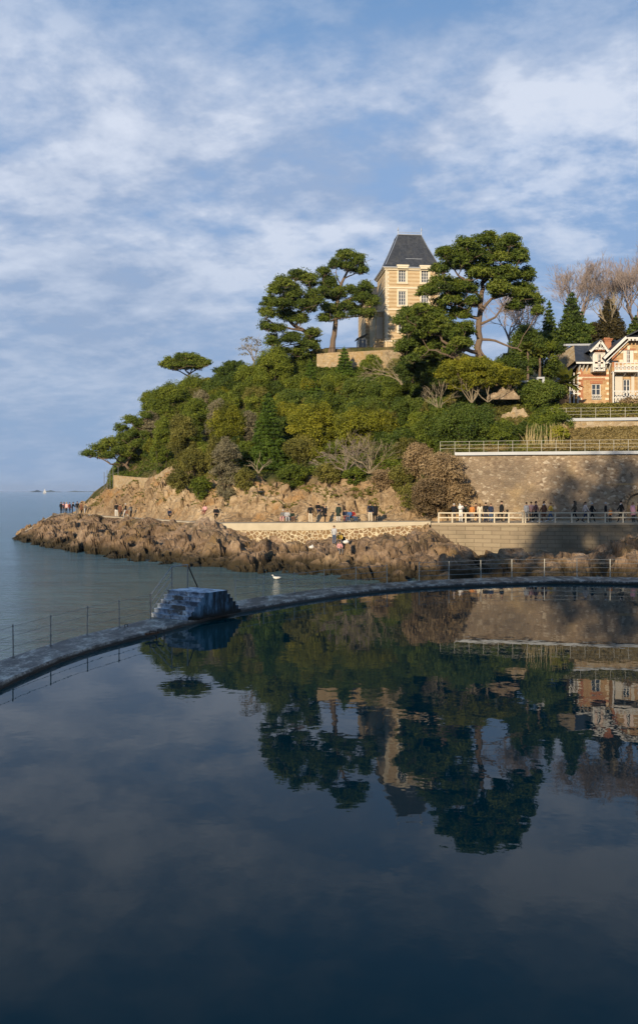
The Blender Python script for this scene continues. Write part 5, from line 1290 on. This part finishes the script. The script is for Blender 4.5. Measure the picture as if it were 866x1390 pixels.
scatter('undergrowth',7.25,11.6,150,600,13000,.26,'mid',.45,'dense evergreen undergrowth covering the slope','undergrowth',61,.3)
scatter('undergrowth',7.9,11.6,600,735,3200,.24,'olive',.35,'scrubby undergrowth on the terraces above the walkway','undergrowth',62,.3)
scatter('dry_grass',8.05,9.1,620,735,2200,.22,'straw',.22,'dry straw coloured grass bank behind the walkway','grass',63,.7,cond=-.9)
scatter('dry_grass',8.05,10.9,735,905,7500,.24,'straw',.24,'tall dry grass between the two walkways below the villa','grass',65,.7,cond=-.9)
scatter('ground_cover',5.9,7.2,120,600,5200,.18,'olive',.16,'sparse dry plants clinging to the cliff','plants',64,.4,cond=.12)
# hedge in front of the villa
C=[];R_=[];T=[];rng=np.random.default_rng(9)
for k in range(520):
    px=rng.uniform(762,905); p=W(px,568-rng.uniform(0,17),99.2+rng.uniform(0,1.6)); C.append(p); R_.append((.4,.4,.35)); T.append(.62+.12*rng.normal())
hd=empty('hedge',tuple(W(830,568,100)),0,'long feathery green hedge in front of the brick villa','hedge')
crown_mesh('foliage',C,R_,T,60,.24,'olive',hd,np.array(W(830,568,100)),rng=rng,up=.9,spiky=1.)
# tall dry reeds behind the walkway
rng=np.random.default_rng(19); g=empty('reed_clump',tuple(W(737,604,93.5)),0,'clump of tall straw coloured reeds above the walkway','reeds'); o0=np.array(g.location); b=MB()
for k in range(150):
    p=W(rng.uniform(712,765),604,rng.uniform(92.7,95))-o0; h_=rng.uniform(.9,2.3); e=p+np.array([rng.normal()*.25,rng.normal()*.2,h_]); b.tube([p,(p+e)/2+(rng.normal()*.05,0,.05),e],[.022,.018,.008],3,cap=False)
b.build('stalks',M['strawm'] if 'strawm' in M else simple('straw',(.33,.25,.11),(.5,.4,.2),3),g)
# ---------------- bare wood
def bare(px,yb,D,L,label,seed,n=5,depth=4,r=.14,mat='twig',up=.1,spread=.55,name='bare_tree',dirs=None,kids=(2,4),segs=4,shrink=(.62,.85),multi=None,crown=None):
    rng=np.random.default_rng(seed); o0=W(px,yb,D); g=empty(name,tuple(o0),0,label,'tree' if 'tree' in name else 'shrub')
    tk=MB(); br=MB()
    if multi:
        for k in range(multi):
            a=PI*(.16+.68*(k+.5)/multi); d=(math.cos(a)*.9,rng.normal()*.35,math.sin(a)*.9+.15) if not dirs else dirs[k]
            tgt=br; branch_tree(tgt,(rng.normal()*.1,0,-.2),d,L*rng.uniform(.8,1.1),r,depth,rng,up,spread,kids,segs=segs,shrink=shrink,minr=.014)
        br.build('stems',M[mat],g)
    else:
        hh=L*.8; tk.tube([(0,0,-.5),(rng.normal()*.1,0,hh*.5),(rng.normal()*.2,0,hh)],[r*1.3,r,r*.8],8); tk.build('trunk',M[mat],g)
        for k in range(n):
            a=2*PI*k/n+rng.random(); d=(math.cos(a)*.55,math.sin(a)*.55,1.); branch_tree(br,(0,0,hh*rng.uniform(.75,1.)),d,L*rng.uniform(.75,1.),r*.6,depth,rng,up,spread,kids,segs=segs,shrink=shrink,minr=.014)
        br.build('crown',M[mat],g)
    if crown:
        pass
    return g
bare(786,462,134,3.6,'round bare tree with fine pinkish twigs behind the pointed evergreen',21,n=7,depth=5,r=.22,up=.16,kids=(3,4),shrink=(.62,.78))
bare(826,462,137,3.5,'bare tree with fine twigs behind the bronze conifer',22,n=6,depth=5,r=.2,up=.16,kids=(3,4),shrink=(.62,.78))
bare(862,470,131,4.4,'tall bare tree with pale trunk at the right edge of the photo',23,n=6,depth=5,r=.28,up=.2,kids=(3,4),shrink=(.62,.78))
bare(690,478,122,2.6,'small spreading bare tree seen in the gap under the big pine crown',24,n=6,depth=5,r=.16,up=.08,spread=.6,kids=(2,4))
bare(712,478,126,2.9,'upright bare tree behind the right boughs of the big pine',25,n=5,depth=5,r=.2,up=.1,kids=(2,4))
bare(826,456,123.2,1.9,'pale forked bare trunk standing in front of the bronze conifer',26,n=5,depth=3,r=.17,mat='bark_pale',up=.25,spread=.4)
bare(344,500,146,1.7,'small sparse tree leaning on the crest left of the leaning pine',27,n=4,depth=3,r=.12,mat='bark_pale',up=.05,spread=.6,name='small_tree')
bare(545,520,112,1.9,'pale leafless shrub fanning out below the right end of the terrace wall',28,depth=4,r=.075,mat='bark_pale',multi=7,name='dead_shrub',up=.03,kids=(2,3))
bare(502,640,101.5,1.75,'fan of pale bare stems under the yellow green dome bush',29,depth=4,r=.06,mat='bark_pale',multi=10,name='dead_shrub',up=.03,kids=(2,3))
bare(470,640,101.8,1.5,'greyish bare shrub at the cliff edge left of the fan of stems',33,depth=4,r=.045,mat='twig',multi=9,name='dead_shrub',up=.03,kids=(2,3))
bare(598,560,98.6,1.5,'tangle of pale bare stems left of the large dark rounded bush',30,depth=3,r=.06,mat='bark_pale',multi=6,name='dead_shrub',up=.1,kids=(2,3),dirs=[(-.7,0,.8),(-.5,0,1),(-.35,.1,1),(-.2,0,1),(-.6,.2,1),(-.1,0,1)])
bare(640,544,99.2,1.6,'row of pale bare trunks under the flat-topped yellow green tree',31,depth=3,r=.065,mat='bark_pale',multi=7,name='dead_shrub',up=.15,kids=(1,3))
bare(662,543,99.4,1.5,'pale forked bare stems beside the shaded rubble wall',32,depth=3,r=.06,mat='bark_pale',multi=3,name='dead_shrub',up=.15,kids=(2,3))
bare(352,640,106.5,1.3,'small pale bare stems at the foot of the dark cone conifer',34,depth=2,r=.07,mat='bark_pale',multi=4,name='dead_shrub',up=.1,kids=(2,3))
# leaf tufts of the small crest tree
rng=np.random.default_rng(2); g=[o for o in bpy.data.objects if o.name.startswith('small_tree') and 'crest' in o.get('label','')][0]; o0=np.array(g.location)
C=[W(x,y,146+rng.normal()) for x,y in ((332,462),(340,460),(347,463),(352,468),(336,470),(328,474),(344,475),(356,478),(332,481),(350,486))]
crown_mesh('foliage',C,[(.8,.8,.35)]*10,[.5]*10,40,.3,'grey',g,o0,rng=rng)
# ---------------- palms
def palm(px,yb,yt,D,label,seed,fr=1.2,n=26,trunk=.13,stiff=.0,name='palm_tree'):
    rng=np.random.default_rng(seed); o0=W(px,yb,D); top=np.array([0,0,(yb-yt)/F*D]); g=empty(name,tuple(o0),0,label,'palm')
    b=MB(); b.tube([(0,0,-.3),top*.5+(.03,0,0),top],[trunk*1.2,trunk,trunk*.9],7); b.build('trunk',M['bark'],g)
    V=[];Q=[];T=[]
    for k in range(n):
        a=2*PI*k/n+rng.random()*.3; el=rng.uniform(-.35,1.25); L=fr*rng.uniform(.8,1.1); d=np.array([math.cos(a)*math.cos(el),math.sin(a)*math.cos(el),math.sin(el)]); s_=np.array([-math.sin(a),math.cos(a),0])
        prev=top.copy(); w0=.05
        for i in range(5):
            d=d+np.array([0,0,-.16*(1-stiff)]); d/=np.linalg.norm(d); nx=prev+d*L/5; w1=.16*math.sin(PI*(i+1)/5.6)*fr
            bI=len(V); V+= [prev-s_*w0,prev+s_*w0,nx+s_*w1,nx-s_*w1]; Q.append((bI,bI+1,bI+2,bI+3)); T.append(.5+.15*rng.normal()); prev=nx; w0=w1
    np_mesh('fronds',np.array(V),np.array(Q),M['palm'],g,tint=T); return g
palm(716,512,474,103,'slim garden palm with thin trunk below the big pine right limb',1,1.2)
palm(732,512,480,104.5,'second slim garden palm nearer the villa',2,1.1)
palm(769,538,520,101.5,'low bushy yellow green palm at the villa veranda corner',3,1.9,44,.22,.4)
# ------------------------------------------------------------------ people
def skin_body(name, J, E, R, root='pelvis'):
    names=list(J); me=bpy.data.meshes.new(name+'_skel'); me.from_pydata([J[k] for k in names],[(names.index(a),names.index(b_)) for a,b_ in E],[])
    o=bpy.data.objects.new(name+'_skel',me); COL.objects.link(o)
    md=o.modifiers.new('s','SKIN'); md.use_smooth_shade=True
    for i,k in enumerate(names):
        r=R[k]; me.skin_vertices[0].data[i].radius=r if isinstance(r,tuple) else (r,r); me.skin_vertices[0].data[i].use_root=(k==root)
    sd=o.modifiers.new('d','SUBSURF'); sd.levels=1; sd.render_levels=1
    dg=bpy.context.evaluated_depsgraph_get(); dg.update(); ev=o.evaluated_get(dg); m2=bpy.data.meshes.new_from_object(ev); 
    V=[tuple(v.co) for v in m2.vertices]; Fc=[tuple(p.vertices) for p in m2.polygons]
    bpy.data.objects.remove(o); bpy.data.meshes.remove(me); bpy.data.meshes.remove(m2); return V,Fc
def pose(kind):
    """joints in metres, facing -Y, feet at z 0"""
    if kind in ('stand','walk','lean','phone'):
        s=.26 if kind=='walk' else 0.
        ln=-.14 if kind=='lean' else 0.
        J=dict(pelvis=(0,0,.93),waist=(0,.0,1.08),chest=(0,ln*.5,1.30),neck=(0,ln,1.47),head=(0,ln-.02,1.60),crownj=(0,ln-.0,1.70),nose=(0,ln-.11,1.585))
        for sd,n in ((-1,'L'),(1,'R')):
            f=s*sd
            J[n+'hip']=(sd*.10,0,.90); J[n+'knee']=(sd*.11,-.04-f*.55,.50); J[n+'ankle']=(sd*.11,-f*.95+(.10 if f<0 else 0),.09+(.05 if f<0 else 0)); J[n+'toe']=(sd*.13,-f*.95-.15,.04)
            J[n+'sh']=(sd*.19,ln*.8,1.41)
            if kind=='walk': J[n+'el']=(sd*.24,f*.45,1.14); J[n+'wr']=(sd*.23,f*.85-.06,.92)
            elif kind=='lean': J[n+'el']=(sd*.25,ln-.12,1.16); J[n+'wr']=(sd*.15,ln-.34,1.04)
            elif kind=='phone': J[n+'el']=(sd*.23,-.12,1.17); J[n+'wr']=(sd*.07,-.32,1.27)
            else: J[n+'el']=(sd*.25,.03,1.13); J[n+'wr']=(sd*.24,-.07,.88)
    else: # sit, on something .42 high
        J=dict(pelvis=(0,.10,.50),waist=(0,.12,.64),chest=(0,.06,.86),neck=(0,.0,1.02),head=(0,-.04,1.15),crownj=(0,-.03,1.25),nose=(0,-.14,1.13))
        for sd,n in ((-1,'L'),(1,'R')):
            J[n+'hip']=(sd*.10,.06,.49); J[n+'knee']=(sd*.14,-.36,.53); J[n+'ankle']=(sd*.13,-.38,.09); J[n+'toe']=(sd*.14,-.53,.04)
            J[n+'sh']=(sd*.19,.02,.96); J[n+'el']=(sd*.25,-.06,.70); J[n+'wr']=(sd*.12,-.28,.63)
    E=[('pelvis','waist'),('waist','chest'),('chest','neck'),('neck','head'),('head','crownj'),('head','nose')]
    for n in 'LR': E+=[('pelvis',n+'hip'),(n+'hip',n+'knee'),(n+'knee',n+'ankle'),(n+'ankle',n+'toe'),('chest',n+'sh'),(n+'sh',n+'el'),(n+'el',n+'wr')]
    R=dict(pelvis=(.15,.12),waist=(.145,.11),chest=(.18,.125),neck=.058,head=(.085,.10),crownj=(.07,.08),nose=.018)
    for n in 'LR': R.update({n+'hip':.10,n+'knee':.068,n+'ankle':.046,n+'toe':.04,n+'sh':.075,n+'el':.056,n+'wr':.036})
    return J,E,R
BODY={}
def body_mesh(kind):
    J,E,R=pose(kind); V,Fc=skin_body(kind,J,E,R)
    b=MB(); 
    # region per face: 0 skin 1 coat 2 trousers 3 shoes
    segs=[('neck','head',0),('head','crownj',0),('head','nose',0),('pelvis','waist',1),('waist','chest',1),('chest','neck',1)]
    for n in 'LR': segs+=[('pelvis',n+'hip',1),(n+'hip',n+'knee',2),(n+'knee',n+'ankle',2),(n+'ankle',n+'toe',3),('chest',n+'sh',1),(n+'sh',n+'el',1),(n+'el',n+'wr',1)]
    SA=np.array([J[a] for a,_,_ in segs]); SB=np.array([J[c] for _,c,_ in segs]); mt=[m for *_,m in segs]
    Vn=np.array(V); mi=[]
    for f in Fc:
        p=Vn[list(f)].mean(0); ab=SB-SA; t_=np.clip(((p-SA)*ab).sum(1)/(ab*ab).sum(1),0,1); d=np.linalg.norm(p-(SA+ab*t_[:,None]),axis=1); mi.append(mt[int(np.argmin(d))])
    b.v=list(V); b.f=list(Fc); b.m=mi
    # hands: palm rooted in the wrist, four fingers and a thumb
    b.cur=0
    for n,sd in (('L',-1),('R',1)):
        w_=np.array(J[n+'wr']); e=np.array(J[n+'el']); d=(w_-e)/np.linalg.norm(w_-e); side=np.cross(d,(0,1,0)); side/=np.linalg.norm(side); pal=w_+d*.085
        b.tube([w_-d*.03,w_+d*.03,pal],[.028,.038,.034],6)
        for k in range(4):
            o_=side*(k-1.5)*.019; L=[.06,.07,.066,.05][k]; c_=np.array([0,-.012,0]); b.tube([pal+o_-d*.01,pal+o_+d*L*.5+c_,pal+o_+d*L+c_*2.6],[.0095,.009,.007],5)
        th=-side*sd; b.tube([w_+d*.03+th*.02,w_+d*.06+th*.045,w_+d*.095+th*.05],[.013,.011,.009],5)
    # ears, eyes and a mouth line
    hx=np.array(J['head']); 
    for sd in (-1,1): b.ball(hx+(sd*.088,.01,.0),(.014,.026,.034),6,5)
    b.cur=4
    for sd in (-1,1): b.ball(hx+(sd*.033,-.094,.015),(.012,.008,.008),6,5)
    b.ball(hx+(0,-.094,-.052),(.026,.008,.006),6,4)
    me=bpy.data.meshes.new('person_body_'+kind); me.from_pydata([tuple(map(float,p)) for p in b.v],[],b.f)
    for i in range(5): me.materials.append(None)
    me.polygons.foreach_set('material_index',b.m); me.polygons.foreach_set('use_smooth',[True]*len(b.f)); me.update()
    return me,J
for k in ('stand','walk','lean','phone','sit'): BODY[k]=body_mesh(k)
CM={}
def cloth(c,name='cloth'):
    if c not in CM: CM[c]=simple(name+'_'+str(len(CM)),tuple(x*.85 for x in c),tuple(min(1,x*1.15) for x in c),9,.85,.2,spec=.15)
    return CM[c]
SKIN=cloth((.46,.28,.20),'skin'); EYE=cloth((.03,.02,.02),'eye'); SHOE=cloth((.03,.028,.026),'shoe'); WSHOE=cloth((.72,.70,.66),'white_shoe')
K_=(.014,.015,.018); NV=(.025,.035,.07); GR=(.14,.14,.145); LG=(.42,.42,.43); WH=(.74,.72,.68); CR=(.60,.52,.40); PK=(.62,.32,.32); OR=(.50,.20,.06); BR=(.16,.075,.045); YE=(.60,.40,.07); BL=(.05,.11,.24); RD=(.40,.045,.04); DG=(.025,.04,.03); BE=(.42,.33,.22); WI=(.20,.05,.06); JN=(.07,.11,.19)
HD=(.025,.016,.010); HB=(.12,.065,.03); HY_=(.38,.26,.12); HG=(.45,.43,.40)
def person(loc,kind,face,ht,coat,trou,hair,label,shoes=SHOE,extra=None,group=None):
    """face: heading in degrees, 0 looks at the camera"""
    s=ht*1.05/1.74
    g=empty('person',tuple(loc),math.radians(face),label,'person',group); g.scale=(s,s,s)
    me,J=BODY[kind]; o=bpy.data.objects.new('body',me); COL.objects.link(o); o.parent=g
    for i,m in enumerate((SKIN,cloth(coat),cloth(trou),shoes,EYE)): o.material_slots[i].link='OBJECT'; o.material_slots[i].material=m
    hx=np.array(J['head'])
    b=MB(); b.ball(hx+(0,.018,.045),(.098,.112,.105),10,6,top=PI*.60)
    if 'long' in (extra or ''): b.tube([hx+(0,.06,.04),hx+(0,.09,-.08),hx+(0,.10,-.22)],[.085,.075,.04],8)
    if 'hat' in (extra or ''): b.ball(hx+(0,.005,.06),(.107,.12,.115),10,6,top=PI*.5); hair=WH if 'white hat' in extra else hair
    b.build('hat' if 'hat' in (extra or '') else 'hair',cloth(hair),g,True)
    ch=np.array(J['chest']); pv=np.array(J['pelvis'])
    if 'coat' in (extra or '') and kind!='sit':
        b=MB(); b.tube([ch+(0,0,.13),ch+(0,0,-.05),pv+(0,0,.05),pv+(0,-.02,-.32)],[.10,.195,.185,.225],10); o=b.build('long_coat',cloth(coat),g,True)
    if 'scarf' in (extra or ''): b=MB(); n_=np.array(J['neck']); b.tube([n_+(0,-.02,-.06),n_+(0,-.02,.03)],[.10,.075],9); b.build('scarf',cloth(WH),g,True)
    if 'pack' in (extra or ''): b=MB(); b.ball(ch+(0,.20,-.04),(.15,.10,.23),8,6); b.build('backpack',cloth(BR if 'brown' in extra else K_),g,True)
    if 'hood' in (extra or ''): b=MB(); b.tube([ch+(0,.06,.10),hx+(0,.07,-.05),hx+(0,.05,.06),hx+(0,.01,.115)],[.10,.12,.115,.05],9); b.build('hood',cloth(coat),g,True)
    if 'bag' in (extra or ''): b=MB(); w_=np.array(J['Rwr']); b.box(w_[0]-.05,w_[0]+.07,w_[1]-.15,w_[1]+.15,w_[2]-.42,w_[2]-.14); b.tube([w_+(0,-.1,-.15),w_+(0,0,-.03),w_+(0,.1,-.15)],.012,5); b.build('bag',cloth(WH if 'white bag' in extra else BR),g)
    return g
def on_path(px,u,*a,**k):
    return person(path_at(px,u)+np.array([0,0,.02]),*a,**k)
def on_rock(px,py,*a,**k):
    best=None
    c=int(np.clip(round((px-PXS[0])/1.9),0,len(PXS)-1)); colm=TERR[:,c]; yy=HY-(colm[:,2]-H)/colm[:,1]*F
    rng_=k.pop('rng',(1.2,8)); s=np.where((TT>=rng_[0])&(TT<=rng_[1]))[0]
    for i in s:
        if yy[i]<=py: best=colm[i]; break
    if best is None: best=colm[s[np.argmin(yy[s])]]
    z=k.pop('dz',-.38)
    # highest rock close by
    return person(np.array(best)+np.array([0,0,z]),*a,**k)
# group at the seaward tip
on_path(83.5,.3,'stand',150,1.74,K_,K_,HD,'dark dressed person at the far left end of the shore path')
on_path(87.5,.6,'stand',20,1.66,PK,GR,HB,'person in dusty pink jacket, left of the pair in pink on the point',extra='long')
on_path(91,.4,'stand',-30,1.68,(.66,.40,.36),K_,HY_,'fair-haired person in pale pink top, second of the pair on the point')
on_path(95,.7,'stand',60,1.6,WI,NV,HD,'person in wine red jacket beside the pale pink top')
on_path(98.5,.4,'lean',90,1.72,K_,NV,HD,'person in black jacket and navy trousers leaning at the point')
on_path(105.5,.5,'stand',200,1.80,K_,GR,HD,'person in black jacket and grey trousers left of the rock foot')
on_path(111,.4,'stand',140,1.72,BR,K_,HD,'person in dark brown coat beside the grey trousers, near the rock foot',extra='coat')
on_path(115.5,.6,'lean',100,1.55,GR,LG,HB,'person in grey top bending over with light grey legs')
# second group on the left path
on_path(158.5,.35,'stand',200,1.82,K_,WH,HD,'person in black jacket and white trousers below the parapet wall')
on_path(163.5,.6,'stand',160,1.66,BR,K_,HD,'brown coated person right of the white trousers below the parapet',extra='coat')
on_path(171,.35,'walk',-90,1.78,K_,LG,HG,'grey-haired person in black jacket with a dark bag walking below the parapet',extra='bag')
on_path(178.5,.6,'lean',-100,1.62,GR,K_,HD,'person in grey jacket bending forward at the cliff foot')
# sitting on rocks, left
on_rock(231,701,'sit',30,1.7,NV,K_,HD,'navy dressed person sitting on dark rocks by the left path',rng=(3.2,6))
on_rock(277,697,'sit',-20,1.6,PK,WI,HY_,'person in pink sitting on the yellow rock outcrop',rng=(3,6.4))
on_rock(293.5,702,'sit',10,1.8,K_,K_,HD,'black dressed person sitting where the low wall begins',extra='pack',rng=(3,6))
on_path(384.5,.75,'sit',-20,1.7,GR,PK,HG,'person in grey sitting left of the pair on the path edge')
on_path(390,.75,'sit',10,1.66,LG,LG,HB,'person in light grey sitting right of the pair on the path edge')
on_path(397,.8,'sit',20,1.5,DG,BR,HD,'person in dark green crouching at the cliff foot behind the light grey sitter')
on_path(421.5,.3,'stand',190,1.80,K_,CR,HD,'person in black jacket and cream trousers at the left of the low wall')
on_rock(432,697,'sit',20,1.72,K_,NV,HD,'black dressed person sitting up on the cliff ledge, left of two',rng=(5.2,7),dz=-.3)
on_rock(439,698,'sit',-10,1.7,K_,K_,HD,'black dressed person sitting up on the cliff ledge, right of two',rng=(5.2,7),dz=-.3)
on_path(441,.45,'stand',90,1.66,K_,K_,HY_,'fair-haired person in black standing in front of the cliff ledge',extra='coat')
on_path(459.5,.4,'stand',-20,1.78,DG,LG,HD,'person in dark green parka with light trousers',extra='coat')
on_path(468.5,.7,'sit',10,1.66,NV,WI,HD,'person in navy seated against the cliff beside the green parka')
on_path(474.5,.6,'sit',-30,1.62,BL,JN,HB,'person in blue jeans seated next to the navy sitter')
on_path(479.5,.7,'sit',40,1.6,RD,JN,HD,'person in red top seated at the right of the row against the cliff',extra='pack')
on_path(502.5,.35,'stand',170,1.84,NV,CR,HD,'tall person in navy jacket and cream trousers, left of the standing pair',extra='pack')
on_path(509,.45,'stand',190,1.78,K_,K_,HD,'tall person all in black, right of the standing pair',extra='coat')
# group on the lower rocks
on_rock(452.5,742,'stand',150,1.6,LG,JN,HB,'person in blue jeans standing on the rocks below the pointed wall',rng=(1.6,3.6),dz=0)
on_rock(461,738,'sit',0,1.6,YE,GR,HY_,'person in bright yellow sitting on the rocks below the pointed wall',rng=(1.6,3.8))
on_rock(466,744,'sit',-30,1.7,K_,K_,HD,'person in black jacket sitting beside the yellow one on the rocks',rng=(1.6,3.6),extra='pack')
on_rock(459.5,747,'sit',20,1.5,PK,GR,HB,'person in pink sitting lowest on the rocks below the wall',rng=(1.6,3.5))
# promenade, left to right
on_path(615.5,-.1,'lean',160,1.70,K_,GR,HG,'white-haired person in black at the left end of the promenade fence')
on_path(625,.1,'phone',20,1.74,WH,WH,HB,'person dressed all in white on the promenade',shoes=WSHOE,extra='hood')
on_path(632,.5,'stand',90,1.6,DG,K_,HD,'dark dressed person just right of the all-white one')
on_path(640.5,.1,'stand',-40,1.62,OR,GR,HY_,'person in orange top with light hair on the promenade',extra='long')
on_path(645.5,.4,'walk',100,1.66,BR,BR,HD,'person in brown between the orange and cream tops')
on_path(651,.2,'stand',180,1.66,CR,GR,HB,'person in cream jacket on the promenade',extra='long')
on_path(659,.15,'stand',150,1.74,K_,NV,HD,'person in black jacket left of the navy one by the fence')
on_path(666,.1,'stand',200,1.68,NV,JN,HB,'person in navy jacket and blue jeans by the fence')
on_path(680.5,.3,'stand',90,1.86,K_,K_,HD,'tall person in long black coat standing alone by the rubble wall',extra='coat')
on_path(714,.15,'stand',120,1.76,LG,GR,HD,'person in light grey shirt at the left of the promenade trio')
on_path(720.5,.3,'stand',180,1.78,(.5,.30,.28),K_,HD,'person in dusty pink jacket, middle of the promenade trio',shoes=WSHOE)
on_path(727,.15,'walk',-90,1.84,(.22,.11,.10),K_,HD,'tall person in dark reddish jacket, right of the promenade trio',shoes=WSHOE)
on_path(738,.15,'walk',-80,1.84,BR,BR,HD,'person in brown coat with white scarf walking on the promenade',shoes=WSHOE,extra='scarf coat')
on_path(747,.6,'walk',-90,1.64,YE,BL,HB,'person in mustard top and blue trousers on the promenade',shoes=WSHOE)
on_path(779.5,.3,'walk',-100,1.84,(.085,.07,.05),K_,HD,'person in dark hooded brown jacket on the promenade',extra='hood')
on_path(794,.2,'walk',90,1.76,(.64,.52,.46),NV,HD,'person in pale cream jumper and dark trousers on the promenade')
on_path(803,.3,'walk',90,1.68,K_,K_,HG,'grey-haired person in black right of the cream jumper')
on_path(821.5,.2,'stand',60,1.72,K_,K_,HG,'white-haired adult in black bending towards a child')
on_path(828,.1,'stand',-60,1.22,OR,K_,HY_,'small child in orange top beside the white-haired adult')
on_path(842.5,.25,'walk',-90,1.84,K_,K_,HD,'person in black vest with white sleeves by the arched doorway',extra='scarf')
on_path(858.5,.2,'stand',30,1.70,(.68,.34,.38),K_,HB,'person in pink coat in front of the arched doorway',extra='coat long')
on_path(866.5,.3,'stand',-90,1.75,K_,BE,HD,'person in black cut by the right edge of the photo')
# small left things
def rock_pt(px,py,r0=(1.6,3.6)):
    c=int(round((px-PXS[0])/1.9)); colm=TERR[:,c]; yy=HY-(colm[:,2]-H)/colm[:,1]*F; s=np.where((TT>=r0[0])&(TT<=r0[1]))[0]
    for i in s:
        if yy[i]<=py: return colm[i]
    return colm[s[-1]]
for px,py,lab in ((467.5,748,'white carrier bag lying by the group on the lower rocks'),(422.5,745,'small white bag left on the rock below the pointed wall')):
    b=MB(); b.ball((0,0,.13),(.28,.2,.16),8,6); b.ball((.08,0,.30),(.08,.06,.08),6,5); b.build('white_bag',M['white'],loc=tuple(rock_pt(px,py)),smooth=True)
    o=bpy.data.objects['white_bag' if px>460 else 'white_bag.001']; tag(o,lab,'bag')
# ------------------------------------------------------------------ unseen town behind the camera, shaped to throw the evening shade on the pool
def back(px,py,D):
    """where the sun ray through a seen point crosses y=-30, and at what height"""
    p=W(px,py,D); k=(p[1]+30)/math.cos(AZ); return p[0]-math.sin(AZ)*k, p[2]+k*math.tan(EL)
b=MB(); b.box(-110,90,-80,-15.2,-3,12); tag(b.build('terraced_ground',M['terrace']),kind='structure')  # unseen rise, added to lift the shade-casting hotel and trees
ht=empty('seafront_hotel',(2,-15,12),0,'long unseen seafront hotel with slate roof shading the bathing pool','hotel')
b=MB(); b.box(-31,42,-14,0,0,8.5); b.build('wall',M['plaster'],ht)
b=MB(); L0=[(-31.5,.5,8.503),(42.5,.5,8.503),(42.5,-14.5,8.503),(-31.5,-14.5,8.503)]; L1=[(-30.5,-1,13.0),(40.5,-1,13.0),(40.5,-12,13.0),(-30.5,-12,13.0)]
for i in range(4): b.face([L0[i],L0[(i+1)%4],L1[(i+1)%4],L1[i]])
b.face(L1); b.face(L0[::-1]); rf=b.build('roof',M['slate'],ht)
for k in range(6):
    b=MB(); x=-26+k*12; b.box(x-.9,x+.9,-9,-7.5,12.9,14.4); b.build('chimney',M['redbrick'],rf)
for k in range(14):
    for z in (1.4,5.2):
        b=MB(); x=-28.5+k*5.26; b.box(x-.65,x+.65,.003,.08,z,z+2.1); f=b.build('window',M['white'],ht); b=MB()
        for s_ in (-1,1): b.box(x+s_*.31-.26,x+s_*.31+.26,.083,.09,z+.1,z+2.0)
        b.build('pane',M['glass'],f)
rng=np.random.default_rng(77)
for (x,y,hc,rx,rz,lab) in ((-22.5,-14.2,28.5,2.8,3.2,'lowest of the unseen evergreens added for shade beside the seafront hotel'),(-18.2,-14.2,34.6,3.4,7.6,'tall unseen evergreen added for shade in front of the seafront hotel'),(-13,-14.1,35.4,4.6,9.4,'broad unseen evergreen added for shade between its tall neighbours'),(-6.8,-14.2,35.4,5.0,9.6,'right one of the tall unseen evergreens added for shade')):  # unseen trees, added and sized to shade the right of the wall
    g=empty('shade_tree',(x,y,12),0,lab,'tree'); o0=np.array([x,y,12.])
    b=MB(); b.tube([(0,0,-.5),(.2,0,12),(0,0,hc-12)],[.6,.45,.2],8); b.build('trunk',M['bark_dark'],g)
    C,R_,T=subclumps((x,y,hc),(rx,rx*.5,rz),95,1.3,rng,.8,.4,.1,low=-1,inner=.05); crown_mesh('crown',C,R_,T,30,.7,'dark',g,o0,rng=rng)
